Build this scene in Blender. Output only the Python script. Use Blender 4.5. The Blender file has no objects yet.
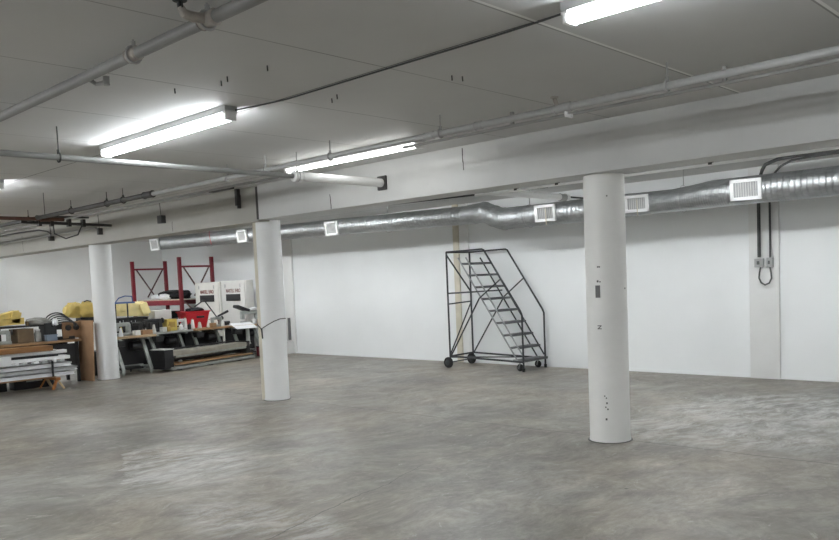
import bpy, bmesh, math, random
from mathutils import Vector, Matrix
random.seed(7)
PI = math.pi
scn = bpy.context.scene
COL = scn.collection

# ------------------------------------------------------------------ materials
def new_mat(name):
    m = bpy.data.materials.new(name); m.use_nodes = True
    return m, m.node_tree.nodes, m.node_tree.links, m.node_tree.nodes['Principled BSDF']

def mat(name, c, rough=.6, metal=0., var=.0, scale=6., bump=0., spec=.5, coat=0., alpha_trans=0.):
    m, N, L, b = new_mat(name)
    b.inputs['Roughness'].default_value = rough
    b.inputs['Metallic'].default_value = metal
    b.inputs['Specular IOR Level'].default_value = spec
    b.inputs['Coat Weight'].default_value = coat
    if alpha_trans: b.inputs['Transmission Weight'].default_value = alpha_trans
    tc = N.new('ShaderNodeTexCoord'); nz = N.new('ShaderNodeTexNoise')
    nz.inputs['Scale'].default_value = scale; nz.inputs['Detail'].default_value = 5
    L.new(tc.outputs['Object'], nz.inputs['Vector'])
    rp = N.new('ShaderNodeValToRGB')
    rp.color_ramp.elements[0].position = .3; rp.color_ramp.elements[1].position = .7
    rp.color_ramp.elements[0].color = (*[max(0, x*(1-var)) for x in c], 1)
    rp.color_ramp.elements[1].color = (*[min(1, x*(1+var)) for x in c], 1)
    L.new(nz.outputs['Fac'], rp.inputs['Fac']); L.new(rp.outputs['Color'], b.inputs['Base Color'])
    if bump:
        bp = N.new('ShaderNodeBump'); bp.inputs['Strength'].default_value = bump; bp.inputs['Distance'].default_value = .02
        L.new(nz.outputs['Fac'], bp.inputs['Height']); L.new(bp.outputs['Normal'], b.inputs['Normal'])
    return m

def emit_mat(name, c, s):
    m, N, L, b = new_mat(name)
    b.inputs['Base Color'].default_value = (.9, .9, .9, 1)
    b.inputs['Emission Color'].default_value = (*c, 1); b.inputs['Emission Strength'].default_value = s
    return m

def math_node(N, L, op, a, b=None, c=None):
    n = N.new('ShaderNodeMath'); n.operation = op
    for i, v in enumerate((a, b, c)):
        if v is None: continue
        if isinstance(v, (int, float)): n.inputs[i].default_value = v
        else: L.new(v, n.inputs[i])
    return n.outputs[0]

def noise(N, L, vec, scale, detail=4, rough=.55, dist=0.):
    n = N.new('ShaderNodeTexNoise'); n.inputs['Scale'].default_value = scale
    n.inputs['Detail'].default_value = detail; n.inputs['Roughness'].default_value = rough
    n.inputs['Distortion'].default_value = dist
    if vec: L.new(vec, n.inputs['Vector'])
    return n.outputs['Fac']

def ramp(N, L, fac, p0, p1, c0=(0, 0, 0), c1=(1, 1, 1)):
    r = N.new('ShaderNodeValToRGB'); e = r.color_ramp.elements
    e[0].position = p0; e[1].position = p1; e[0].color = (*c0, 1); e[1].color = (*c1, 1)
    L.new(fac, r.inputs['Fac']); return r.outputs['Color']

def mapping(N, L, vec, scale=(1, 1, 1), rot=(0, 0, 0), loc=(0, 0, 0)):
    m = N.new('ShaderNodeMapping'); m.inputs['Scale'].default_value = scale
    m.inputs['Rotation'].default_value = rot; m.inputs['Location'].default_value = loc
    L.new(vec, m.inputs['Vector']); return m.outputs['Vector']

def mix(N, L, fac, a, b, mode='MIX'):
    n = N.new('ShaderNodeMix'); n.data_type = 'RGBA'; n.blend_type = mode
    for idx, v in ((0, fac), (6, a), (7, b)):
        if isinstance(v, (int, float)): n.inputs[idx].default_value = v
        elif isinstance(v, tuple): n.inputs[idx].default_value = (*v, 1)
        else: L.new(v, n.inputs[idx])
    return n.outputs[2]

def floor_mat():
    m, N, L, b = new_mat('worn_concrete')
    v = N.new('ShaderNodeTexCoord').outputs['Object']
    warp = N.new('ShaderNodeVectorMath'); warp.operation = 'MULTIPLY_ADD'
    nzc = N.new('ShaderNodeTexNoise'); nzc.inputs['Scale'].default_value = .7; nzc.inputs['Detail'].default_value = 3
    L.new(v, nzc.inputs['Vector']); L.new(nzc.outputs['Color'], warp.inputs[0])
    warp.inputs[1].default_value = (.9, .9, .9); L.new(v, warp.inputs[2]); wv = warp.outputs[0]
    def streak(ang, along, across):
        mp = N.new('ShaderNodeMapping'); mp.vector_type = 'TEXTURE'
        mp.inputs['Rotation'].default_value = (0, 0, math.radians(ang)); mp.inputs['Scale'].default_value = (1/along, 1/across, 1)
        L.new(wv, mp.inputs['Vector']); return mp.outputs['Vector']
    big = noise(N, L, wv, .42, 7, .66)
    col = ramp(N, L, big, .34, .66, (.185, .18, .165), (.375, .366, .342))
    # mottled trowel marks, two drag directions
    st = noise(N, L, streak(72, 1.3, 2.2), 1.6, 12, .72)
    col = mix(N, L, .8, col, ramp(N, L, st, .34, .68, (.62, .61, .59), (1.28, 1.28, 1.28)), 'MULTIPLY')
    st2 = noise(N, L, streak(110, 1.7, 3.2), 1.3, 12, .74)
    col = mix(N, L, .7, col, ramp(N, L, st2, .36, .68, (.70, .69, .67), (1.22, 1.22, 1.22)), 'MULTIPLY')
    mid = noise(N, L, wv, 1.5, 9, .68)
    col = mix(N, L, .6, col, ramp(N, L, mid, .38, .66, (.74, .725, .70), (1.14, 1.15, 1.16)), 'MULTIPLY')
    fine = noise(N, L, streak(85, 8., 13.), 1.6, 9, .72)
    col = mix(N, L, .55, col, ramp(N, L, fine, .36, .66, (.70, .69, .67), (1.22, 1.22, 1.22)), 'MULTIPLY')
    for ang, al, ac, sc_, lo in ((78, 1.3, 4.5, 2.4, .60), (118, 1.3, 4.2, 2.0, .61), (20, 1.4, 4.5, 1.7, .62)):
        q = noise(N, L, streak(ang, al, ac), sc_, 12, .75)
        col = mix(N, L, math_node(N, L, 'MULTIPLY', ramp(N, L, q, lo, lo+.05), .38), col, (.52, .52, .505))
        q2 = noise(N, L, streak(ang+9, al, ac), sc_*1.3, 12, .75)
        col = mix(N, L, math_node(N, L, 'MULTIPLY', ramp(N, L, q2, lo+.005, lo+.06), .40), col, (.13, .125, .115))
    tone = noise(N, L, v, .55, 4, .6)
    col = mix(N, L, .8, col, ramp(N, L, tone, .40, .64, (1.0, 1.0, .985), (1.10, 1.0, .88)), 'MULTIPLY')
    # pale streaked patches with a place of their own
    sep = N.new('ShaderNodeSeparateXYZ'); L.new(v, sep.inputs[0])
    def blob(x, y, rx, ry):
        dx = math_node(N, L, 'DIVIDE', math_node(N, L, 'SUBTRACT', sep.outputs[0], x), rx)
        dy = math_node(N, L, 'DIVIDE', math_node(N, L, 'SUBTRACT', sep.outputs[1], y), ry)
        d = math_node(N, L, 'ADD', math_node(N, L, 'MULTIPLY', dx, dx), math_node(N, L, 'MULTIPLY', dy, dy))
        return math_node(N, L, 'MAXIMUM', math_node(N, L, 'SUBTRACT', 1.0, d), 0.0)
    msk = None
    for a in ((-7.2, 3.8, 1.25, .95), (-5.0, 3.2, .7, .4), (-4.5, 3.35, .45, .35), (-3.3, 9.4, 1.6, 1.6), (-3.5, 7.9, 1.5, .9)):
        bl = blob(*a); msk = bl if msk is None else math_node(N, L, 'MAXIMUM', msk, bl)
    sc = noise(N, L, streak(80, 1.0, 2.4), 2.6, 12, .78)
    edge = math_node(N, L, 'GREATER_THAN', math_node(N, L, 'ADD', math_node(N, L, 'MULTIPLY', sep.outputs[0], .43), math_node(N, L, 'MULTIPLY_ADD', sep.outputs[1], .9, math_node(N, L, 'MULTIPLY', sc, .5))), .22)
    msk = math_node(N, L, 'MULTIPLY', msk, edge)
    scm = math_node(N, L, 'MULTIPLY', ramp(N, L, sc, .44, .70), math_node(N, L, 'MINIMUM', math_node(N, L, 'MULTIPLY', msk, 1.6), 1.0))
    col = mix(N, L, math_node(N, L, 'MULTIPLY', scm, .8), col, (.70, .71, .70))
    # scattered dark specks
    vo = N.new('ShaderNodeTexVoronoi'); vo.inputs['Scale'].default_value = 1.1; L.new(wv, vo.inputs['Vector'])
    col = mix(N, L, ramp(N, L, vo.outputs['Distance'], .018, .03, (.75, .75, .75), (0, 0, 0)), col, (.05, .045, .04))
    # control joint along the columns and a few hairline cracks
    jn = noise(N, L, v, 2.5, 4); jy = math_node(N, L, 'ADD', sep.outputs[1], math_node(N, L, 'MULTIPLY', math_node(N, L, 'SUBTRACT', jn, .5), .10))
    jl = math_node(N, L, 'LESS_THAN', math_node(N, L, 'ABSOLUTE', math_node(N, L, 'SUBTRACT', jy, 7.1)), .011)
    wn = noise(N, L, v, 1.2, 5)
    def crack(nx, ny, c, w, lo, hi):
        s = math_node(N, L, 'ADD', math_node(N, L, 'MULTIPLY', sep.outputs[0], nx), math_node(N, L, 'MULTIPLY', sep.outputs[1], ny))
        s = math_node(N, L, 'ADD', s, math_node(N, L, 'MULTIPLY', math_node(N, L, 'SUBTRACT', wn, .5), .35))
        l = math_node(N, L, 'LESS_THAN', math_node(N, L, 'ABSOLUTE', math_node(N, L, 'SUBTRACT', s, c)), w)
        l = math_node(N, L, 'MULTIPLY', l, math_node(N, L, 'GREATER_THAN', sep.outputs[1], lo))
        return math_node(N, L, 'MULTIPLY', l, math_node(N, L, 'LESS_THAN', sep.outputs[1], hi))
    c1 = crack(.97, .25, -3.55, .005, 2.4, 5.2)
    c2 = crack(.98, .2, -7.6, .004, 4.6, 6.9)
    allc = math_node(N, L, 'MAXIMUM', math_node(N, L, 'MULTIPLY', jl, .6), math_node(N, L, 'MULTIPLY', math_node(N, L, 'MAXIMUM', c1, c2), .7))
    col = mix(N, L, allc, col, (.06, .055, .05))
    L.new(col, b.inputs['Base Color'])
    rg = math_node(N, L, 'ADD', .28, math_node(N, L, 'MULTIPLY', mid, .34))
    L.new(rg, b.inputs['Roughness']); b.inputs['Specular IOR Level'].default_value = .45
    bp = N.new('ShaderNodeBump'); bp.inputs['Strength'].default_value = .12; bp.inputs['Distance'].default_value = .01
    L.new(st, bp.inputs['Height']); L.new(bp.outputs['Normal'], b.inputs['Normal'])
    return m

def ceiling_mat():
    m, N, L, b = new_mat('painted_ceiling_panels')
    v = N.new('ShaderNodeTexCoord').outputs['Object']
    sep = N.new('ShaderNodeSeparateXYZ'); L.new(v, sep.inputs[0])
    base = ramp(N, L, noise(N, L, v, .8, 5), .3, .7, (.58, .58, .575), (.635, .635, .63))
    def seam(axis, off, period, w):
        s = math_node(N, L, 'ADD', sep.outputs[axis], off)
        md = math_node(N, L, 'FLOORED_MODULO', s, period)
        return md, math_node(N, L, 'LESS_THAN', md, w)
    wn = noise(N, L, v, 1.0, 2)
    md, sx = seam(0, 2.70 + .006, 1.213, .012)
    _, sy = seam(1, -3.845 + .006, 2.44, .013)
    pale = math_node(N, L, 'MULTIPLY', math_node(N, L, 'MULTIPLY', math_node(N, L, 'GREATER_THAN', md, .014), math_node(N, L, 'LESS_THAN', md, .036)), ramp(N, L, wn, .30, .42))
    pale = math_node(N, L, 'MULTIPLY', pale, math_node(N, L, 'GREATER_THAN', sep.outputs[0], -3.2))  # white caulk lines, with lamplight on raised battens painted into the colour
    col = mix(N, L, math_node(N, L, 'MULTIPLY', sx, math_node(N, L, 'MULTIPLY_ADD', wn, .8, .1)), base, (.10, .10, .095))
    col = mix(N, L, math_node(N, L, 'MULTIPLY', sy, .85), col, (.07, .07, .066))
    col = mix(N, L, pale, col, (.88, .88, .87))
    vo = N.new('ShaderNodeTexVoronoi'); vo.inputs['Scale'].default_value = 1.0; L.new(v, vo.inputs['Vector'])
    col = mix(N, L, ramp(N, L, vo.outputs['Distance'], .012, .02, (.6, .6, .6), (0, 0, 0)), col, (.05, .05, .05))
    L.new(col, b.inputs['Base Color']); b.inputs['Roughness'].default_value = .75
    return m

def painted_concrete(name, c, cracks=()):
    m, N, L, b = new_mat(name)
    v = N.new('ShaderNodeTexCoord').outputs['Object']
    sep = N.new('ShaderNodeSeparateXYZ'); L.new(v, sep.inputs[0])
    n1 = noise(N, L, v, 1.3, 6); col = ramp(N, L, n1, .3, .7, tuple(x*.93 for x in c), tuple(min(1, x*1.05) for x in c))
    n2 = noise(N, L, v, 7, 6, .7)
    col = mix(N, L, math_node(N, L, 'MULTIPLY', ramp(N, L, n2, .68, .78), .35), col, tuple(x*.55 for x in c))
    vo = N.new('ShaderNodeTexVoronoi'); vo.inputs['Scale'].default_value = 2.2; L.new(v, vo.inputs['Vector'])
    col = mix(N, L, ramp(N, L, vo.outputs['Distance'], .02, .035, (.7, .7, .7), (0, 0, 0)), col, (.09, .09, .085))
    for (x0, lo, hi) in cracks:
        wob = math_node(N, L, 'MULTIPLY', math_node(N, L, 'SUBTRACT', noise(N, L, v, 3), .5), .12)
        l = math_node(N, L, 'LESS_THAN', math_node(N, L, 'ABSOLUTE', math_node(N, L, 'SUBTRACT', math_node(N, L, 'ADD', sep.outputs[0], wob), x0)), .007)
        l = math_node(N, L, 'MULTIPLY', l, math_node(N, L, 'MULTIPLY', math_node(N, L, 'GREATER_THAN', sep.outputs[2], lo), math_node(N, L, 'LESS_THAN', sep.outputs[2], hi)))
        col = mix(N, L, l, col, (.04, .04, .04))
    L.new(col, b.inputs['Base Color']); b.inputs['Roughness'].default_value = .6
    bp = N.new('ShaderNodeBump'); bp.inputs['Strength'].default_value = .25; bp.inputs['Distance'].default_value = .01
    L.new(n2, bp.inputs['Height']); L.new(bp.outputs['Normal'], b.inputs['Normal'])
    return m

def duct_mat(name, freq):
    m, N, L, b = new_mat(name)
    v = N.new('ShaderNodeTexCoord').outputs['Object']
    w = N.new('ShaderNodeTexWave'); w.wave_type = 'BANDS'; w.bands_direction = 'X'
    w.inputs['Scale'].default_value = freq; w.inputs['Distortion'].default_value = .3
    L.new(mapping(N, L, v, (1, .12, .12)), w.inputs['Vector'])
    n = noise(N, L, mapping(N, L, v, (1.5, 6, 6)), 3, 6, .65)
    col = ramp(N, L, n, .3, .72, (.33, .345, .35), (.56, .58, .59))
    L.new(col, b.inputs['Base Color']); b.inputs['Metallic'].default_value = .92
    L.new(math_node(N, L, 'MULTIPLY_ADD', n, .25, .32), b.inputs['Roughness'])
    bp = N.new('ShaderNodeBump'); bp.inputs['Strength'].default_value = .7; bp.inputs['Distance'].default_value = .014
    L.new(ramp(N, L, w.outputs['Color'], .0, .25), bp.inputs['Height']); L.new(bp.outputs['Normal'], b.inputs['Normal'])
    return m

def wood_mat(name, c, axis=(1, .1, 1)):
    m, N, L, b = new_mat(name)
    v = N.new('ShaderNodeTexCoord').outputs['Object']
    n = noise(N, L, mapping(N, L, v, tuple(14*a for a in axis)), 1.0, 6, .6, .6)
    col = ramp(N, L, n, .3, .72, tuple(x*.7 for x in c), tuple(min(1, x*1.2) for x in c))
    L.new(col, b.inputs['Base Color']); b.inputs['Roughness'].default_value = .5
    return m

M = dict(
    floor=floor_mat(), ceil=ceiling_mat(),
    wall=mat('white_wall_paint', (.86, .88, .885), .55, var=.03, scale=.9),
    wall_l=mat('offwhite_wall_paint', (.82, .825, .81), .6, var=.04, scale=.8),
    wall_room=mat('white_room_paint', (.66, .66, .65), .7, var=.05, scale=.8),
    pil=painted_concrete('pilaster_paint', (.77, .775, .765)),
    cream=mat('cream_paint', (.62, .58, .48), .6, var=.1, scale=4),
    beam_r=painted_concrete('beam_paint', (.60, .605, .60), ((-5.73, 2.86, 3.1), (-7.97, 2.64, 2.83))),
    beam_l=painted_concrete('beam_beige_shaded', (.40, .39, .355), ((-12.0, 2.64, 2.8), (-18.4, 2.66, 3.0))),  # beige paint, partly darkened to carry the weaker light on the left beam
    column=painted_concrete('column_paint', (.86, .86, .84)),
    column_w=painted_concrete('column_white_paint', (.80, .81, .81)),
    pipe=mat('white_pipe_paint', (.35, .35, .345), .4, var=.06, scale=5),
    pipe_dim=mat('grey_pipe_paint', (.25, .25, .245), .5, var=.08, scale=5),
    pipe_dark=mat('dark_pipe_steel', (.035, .033, .032), .55, var=.3, scale=6),
    pipe_rust=mat('rusty_red_pipe', (.10, .045, .03), .65, var=.25, scale=5),
    sprk=mat('bare_grey_fitting', (.40, .37, .34), .5, var=.15, scale=20),
    lamp_body=mat('lamp_enamel', (.45, .46, .46), .45, var=.03),
    lamp_cap=mat('lamp_holder_white', (.85, .85, .85), .4),
    tube=emit_mat('lit_tube', (.93, .97, 1.0), 20.), tube_dim=emit_mat('old_lit_tube', (.97, .98, .96), 9.), tube_unseen=emit_mat('unseen_lit_tube', (.95, .98, 1.0), 40.), tube_aisle=emit_mat('aisle_lit_tube', (.95, .98, 1.0), 29.),  # tubes of the added unseen rows are set brighter than the visible ones
    galv=duct_mat('galvanised_spiral_duct', 4.2), galv2=duct_mat('crumpled_galvanised_elbow', 9.),
    galv_s=mat('galvanised_strap', (.5, .5, .5), .4, .9, var=.1),
    white=mat('white_enamel', (.85, .86, .86), .4),
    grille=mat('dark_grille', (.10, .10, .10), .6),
    louver=mat('grey_louver', (.62, .62, .61), .5),
    cable=mat('grey_black_conduit', (.055, .057, .057), .5, var=.2),
    box=mat('grey_box_steel', (.42, .43, .43), .5, .2, var=.1),
    steel_dk=mat('dark_grey_tube_steel', (.045, .048, .052), .42, .4, var=.2, scale=9),
    steel_gr=mat('worn_grey_tube_steel', (.33, .34, .34), .45, .5, var=.2, scale=9),
    mesh=mat('perforated_tread_steel', (.16, .165, .17), .5, .5, var=.15),
    rubber=mat('black_rubber', (.012, .012, .013), .7, var=.2),
    black=mat('black_painted_metal', (.012, .012, .014), .5, var=.3),
    black_c=mat('black_cloth', (.010, .010, .012), .95, var=.5, scale=12, bump=.5),
    red=mat('rack_red_paint', (.19, .012, .022), .45, var=.15, scale=8),
    redp=mat('bright_red_plastic', (.55, .015, .025), .4, var=.05),
    dkred=mat('dark_red_plastic', (.16, .012, .025), .5, var=.1),
    rackbrace=mat('rack_brace_steel', (.10, .05, .05), .5, .3, var=.2),
    deck=wood_mat('pale_shelf_board', (.50, .44, .36)),
    wood=wood_mat('tan_wood', (.40, .24, .115)),
    wood_lt=wood_mat('light_wood', (.52, .38, .23)),
    brown=wood_mat('reddish_brown_board', (.27, .125, .038)),
    orange=wood_mat('orange_wood', (.42, .17, .05)),
    card=mat('kraft_cardboard', (.33, .195, .105), .8, var=.10, scale=5),
    cardbox=mat('dull_cardboard', (.17, .12, .07), .8, var=.15, scale=6),
    alu=mat('white_aluminium', (.90, .91, .92), .3, .1, var=.08, scale=7),
    alu2=mat('bare_aluminium', (.60, .61, .62), .32, .4, var=.15, scale=9),
    yellow=mat('yellow_wrap', (.66, .50, .15), .55, var=.16, scale=6, bump=.4),
    yellow_p=mat('pale_yellow_foam', (.80, .68, .33), .6, var=.1, scale=5, bump=.35),
    yellow_b=mat('yellow_plastic', (.60, .45, .10), .5, var=.15),
    plastic=mat('clear_white_plastic_film', (.72, .75, .77), .25, var=.12, scale=9, bump=.6),
    greybag=mat('grey_cloth_bundle', (.33, .33, .31), .8, var=.25, scale=9, bump=.6),
    cab=mat('cabinet_offwhite', (.70, .69, .65), .5, var=.05, scale=3),
    cab2=mat('cabinet_greywhite', (.62, .61, .585), .5, var=.05, scale=3),
    ink=mat('dull_red_ink', (.20, .05, .04), .6),
    ink2=mat('faded_grey_ink', (.22, .13, .12), .6),
    mach_gr=mat('machine_grey_green', (.33, .35, .33), .4, .1, var=.15, scale=14),
    mach_wh=mat('machine_white', (.62, .63, .61), .4, var=.1, scale=14),
    mach_bk=mat('machine_black', (.02, .02, .022), .35, var=.3, scale=14),
    mach_bl=mat('blue_grey_plastic', (.22, .28, .36), .5, var=.1),
    blue=mat('blue_plastic', (.06, .13, .33), .45, var=.1),
    tabletop=wood_mat('worn_table_laminate', (.42, .44, .42)),
    paper=mat('white_paper', (.80, .81, .82), .7, var=.04),
    grey=mat('mid_grey_plate', (.16, .16, .16), .6, var=.1),
    beige=mat('beige_roller_metal', (.36, .34, .29), .4, .3, var=.15, scale=5),
    brass=mat('ochre_metal', (.40, .27, .07), .45, .3, var=.2),
)

# ------------------------------------------------------------------ mesh builder
class MB:
    def __init__(s): s.bm = bmesh.new()
    def _add(s, verts, faces):
        vs = [s.bm.verts.new(v) for v in verts]
        for f in faces:
            try: s.bm.faces.new([vs[i] for i in f])
            except ValueError: pass
        return vs
    def box(s, c, size, rot=None, bev=0., taper=None):
        hx, hy, hz = (d/2 for d in size); t = taper or (1, 1)
        pts = [(-hx*(t[0] if z > 0 else 1), -hy*(t[1] if z > 0 else 1), z) if False else
               (x*(t[0] if z > 0 else 1), y*(t[1] if z > 0 else 1), z) for x in (-hx, hx) for y in (-hy, hy) for z in (-hz, hz)]
        R = rot if rot is not None else Matrix.Identity(3)
        if isinstance(R, (int, float)): R = Matrix.Rotation(R, 3, 'Z')
        C = Vector(c); vs = s._add([C + R @ Vector(p) for p in pts],
              [(0, 1, 3, 2), (4, 6, 7, 5), (0, 4, 5, 1), (2, 3, 7, 6), (0, 2, 6, 4), (1, 5, 7, 3)])
        if bev:
            ed = list({e for v in vs for e in v.link_edges})
            bmesh.ops.bevel(s.bm, geom=ed, offset=bev, segments=2, affect='EDGES', profile=.6)
        return s
    def bar(s, a, b, w, d, up=(0, 0, 1)):
        a, b = Vector(a), Vector(b); z = (b-a).normalized(); u = Vector(up)
        if abs(z.dot(u)) > .98: u = Vector((1, 0, 0))
        x = u.cross(z).normalized(); y = z.cross(x)
        R = Matrix((x, y, z)).transposed()
        return s.box((a+b)/2, (w, d, (b-a).length), R)
    def rings(s, rings, cap=True, closed=False):
        n = len(rings[0]); all_v = [[s.bm.verts.new(p) for p in r] for r in rings]
        m = len(all_v)
        for i in range(m if closed else m-1):
            A, B = all_v[i], all_v[(i+1) % m]
            for k in range(n): s.bm.faces.new((A[k], A[(k+1) % n], B[(k+1) % n], B[k]))
        if cap and not closed:
            s.bm.faces.new(all_v[0][::-1]); s.bm.faces.new(all_v[-1])
        return s
    def tube(s, pts, r, seg=10, cap=True, closed=False):
        P = [Vector(p) for p in pts]; rs = r if isinstance(r, (list, tuple)) else [r]*len(P)
        out = []; prev = None
        for i, p in enumerate(P):
            if closed: t = (P[(i+1) % len(P)]-P[i-1])
            else: t = (P[min(i+1, len(P)-1)]-P[max(i-1, 0)])
            t.normalize()
            if prev is None:
                u = Vector((0, 0, 1)) if abs(t.z) < .95 else Vector((1, 0, 0))
                x = u.cross(t).normalized()
            else: x = (prev - t*prev.dot(t)).normalized()
            y = t.cross(x); prev = x
            out.append([p + (x*math.cos(2*PI*k/seg) + y*math.sin(2*PI*k/seg))*rs[i] for k in range(seg)])
        return s.rings(out, cap, closed)
    def cyl(s, a, b, r, seg=12, r2=None): return s.tube([a, b], [r, r if r2 is None else r2], seg)
    def lathe(s, prof, c=(0, 0, 0), seg=20, axis='Z'):
        C = Vector(c); R = {'Z': Matrix.Identity(3), 'X': Matrix.Rotation(PI/2, 3, 'Y'), 'Y': Matrix.Rotation(-PI/2, 3, 'X')}[axis]
        return s.rings([[C + R @ Vector((r*math.cos(2*PI*k/seg), r*math.sin(2*PI*k/seg), z)) for k in range(seg)] for r, z in prof])
    def prism(s, poly, depth_vec):
        D = Vector(depth_vec); a = [Vector(p) for p in poly]; n = len(a)
        return s._add(a + [p+D for p in a], [tuple(range(n))[::-1], tuple(range(n, 2*n))] + [(i, (i+1) % n, n+(i+1) % n, n+i) for i in range(n)]) and s
    def lump(s, c, size, seed=0, amp=.18, sub=3, flat=.0, freq=2.2):
        from mathutils import noise as mn
        g = bmesh.ops.create_icosphere(s.bm, subdivisions=sub, radius=1.)
        C = Vector(c); S = Vector(size)/2
        for v in g['verts']:
            d = v.co.copy(); k = 1 + amp*mn.noise(d*freq + Vector((seed*3.1, seed*1.7, seed))) + amp*.5*mn.noise(d*freq*2.7 + Vector((seed, 0, seed*2)))
            q = Vector((math.copysign(abs(d.x)**.75, d.x), math.copysign(abs(d.y)**.75, d.y), math.copysign(abs(d.z)**.75, d.z)))*k
            v.co = C + Vector((q.x*S.x, q.y*S.y, max(q.z, -1)*S.z))
        return s
    def build(s, name, m, parent=None, world=True, smooth=None):
        bmesh.ops.recalc_face_normals(s.bm, faces=s.bm.faces)
        if parent is not None and world:
            s.bm.transform(wm(parent).inverted())
        me = bpy.data.meshes.new(name); s.bm.to_mesh(me); s.bm.free()
        o = bpy.data.objects.new(name, me); COL.objects.link(o)
        me.materials.append(M[m] if isinstance(m, str) else m)
        if smooth is None: smooth = True
        if smooth:
            for p in me.polygons: p.use_smooth = True
            try: me.set_sharp_from_angle(angle=math.radians(38))
            except Exception: pass
        if parent is not None: o.parent = parent
        return o

def wm(o):
    m = Matrix.LocRotScale(o.location, o.rotation_euler, o.scale)
    return wm(o.parent) @ m if o.parent else m

def tag(o, label, cat, group=None, kind=None):
    o['label'] = label; o['category'] = cat
    if group: o['group'] = group
    if kind: o['kind'] = kind
    return o
def thing(name, label, cat, loc=(0, 0, 0), rz=0., group=None, kind=None):
    o = bpy.data.objects.new(name, None); COL.objects.link(o); o.empty_display_size = .1
    o.location = loc; o.rotation_euler = (0, 0, rz)
    return tag(o, label, cat, group, kind)
def copy_tree(o, parent=None):
    c = o.copy(); COL.objects.link(c)
    if parent: c.parent = parent
    for ch in list(o.children): copy_tree(ch, c)
    return c
def solo(name, mb, m, label, cat, group=None, kind=None):
    """a thing of one mesh, built in world coordinates, origin moved to its base"""
    o = mb.build(name, m); me = o.data
    xs = [v.co for v in me.vertices]
    c = Vector(((min(p.x for p in xs)+max(p.x for p in xs))/2, (min(p.y for p in xs)+max(p.y for p in xs))/2, min(p.z for p in xs)))
    me.transform(Matrix.Translation(-c)); o.location = c
    return tag(o, label, cat, group, kind)
def struct(name, mb, m, label, cat):
    return tag(mb.build(name, m, smooth=True), label, cat, None, 'structure')

# ------------------------------------------------------------------ the shell
CZ = 3.124; WY = 12.05; WX = -22.1; XR = 7.0; YF = -7.0
struct('floor', MB().box(((WX+XR)/2, (WY+YF)/2, -.1), (XR-WX+.4, WY-YF+.4, .2)), 'floor', 'worn grey concrete floor with pale patches and hairline cracks', 'floor')
struct('ceiling', MB().box(((WX+XR)/2, (WY+YF)/2, CZ+.1), (XR-WX+.4, WY-YF+.4, .2)), 'ceil', 'grey painted panel ceiling with dark seams', 'ceiling')
struct('wall_back', MB().box(((WX+XR)/2, WY+.1, CZ/2), (XR-WX+.4, .2, CZ)), 'wall', 'long white painted back wall behind the ladder', 'wall')
struct('wall_left', MB().box((WX-.1, (WY+YF)/2, CZ/2), (.2, WY-YF, CZ)), 'wall_l', 'off-white far left wall behind the workbenches', 'wall')
struct('wall_right', MB().box((XR+.1, (WY+YF)/2, CZ/2), (.2, WY-YF, CZ)), 'wall_room', 'white wall on the right outside the picture', 'wall')
struct('wall_front', MB().box(((WX+XR)/2, YF-.1, CZ/2), (XR-WX+.4, .2, CZ)), 'wall_room', 'white wall behind the camera', 'wall')

def pilaster(x0, x1, d, label, m='pil'):
    return struct('wall_pilaster', MB().box(((x0+x1)/2, WY-d/2+.01, CZ/2), (x1-x0, d+.02, CZ), bev=.006), m, label, 'pilaster')
pilaster(-4.68, -4.25, .05, 'grey-white wall pilaster carrying the two cable boxes')
pilaster(-10.36, -10.14, .05, 'narrow grey wall pilaster behind the rolling ladder')
pilaster(-16.12, -15.78, .05, 'white wall pilaster seen just right of the square-edged column')
struct('trim_1', MB().box((-10.43, WY-.04, CZ/2), (.14, .08, CZ), bev=.01), 'cream', 'cream painted vertical board beside the pilaster behind the ladder', 'trim')
struct('wall_pilaster', MB().box((WX+.03, 7.45, CZ/2), (.08, .35, CZ), bev=.006), 'pil', 'white pilaster on the far left wall at the picture edge', 'pilaster')
struct('baseboard_back', MB().box(((WX+XR)/2, WY-.004, .025), (XR-WX, .012, .05)), 'wall', 'thin white base strip along the back wall', 'baseboard')

BY0, BY1, BZ = 6.74, 7.10, 2.635
struct('concrete_beam', MB().box(((-9.56+XR)/2, (BY0+BY1)/2, (BZ+CZ)/2), (XR+9.56, BY1-BY0, CZ-BZ), bev=.008), 'beam_r', 'deep white painted concrete beam on the round column', 'beam')
struct('concrete_beam', MB().box(((WX-9.61)/2, (BY0+BY1)/2+.03, (BZ+CZ)/2-.01), (-9.61-WX, BY1-BY0, CZ-BZ+.02), bev=.008), 'beam_l', 'beige-grey concrete beam left of the dark expansion joint', 'beam')

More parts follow.
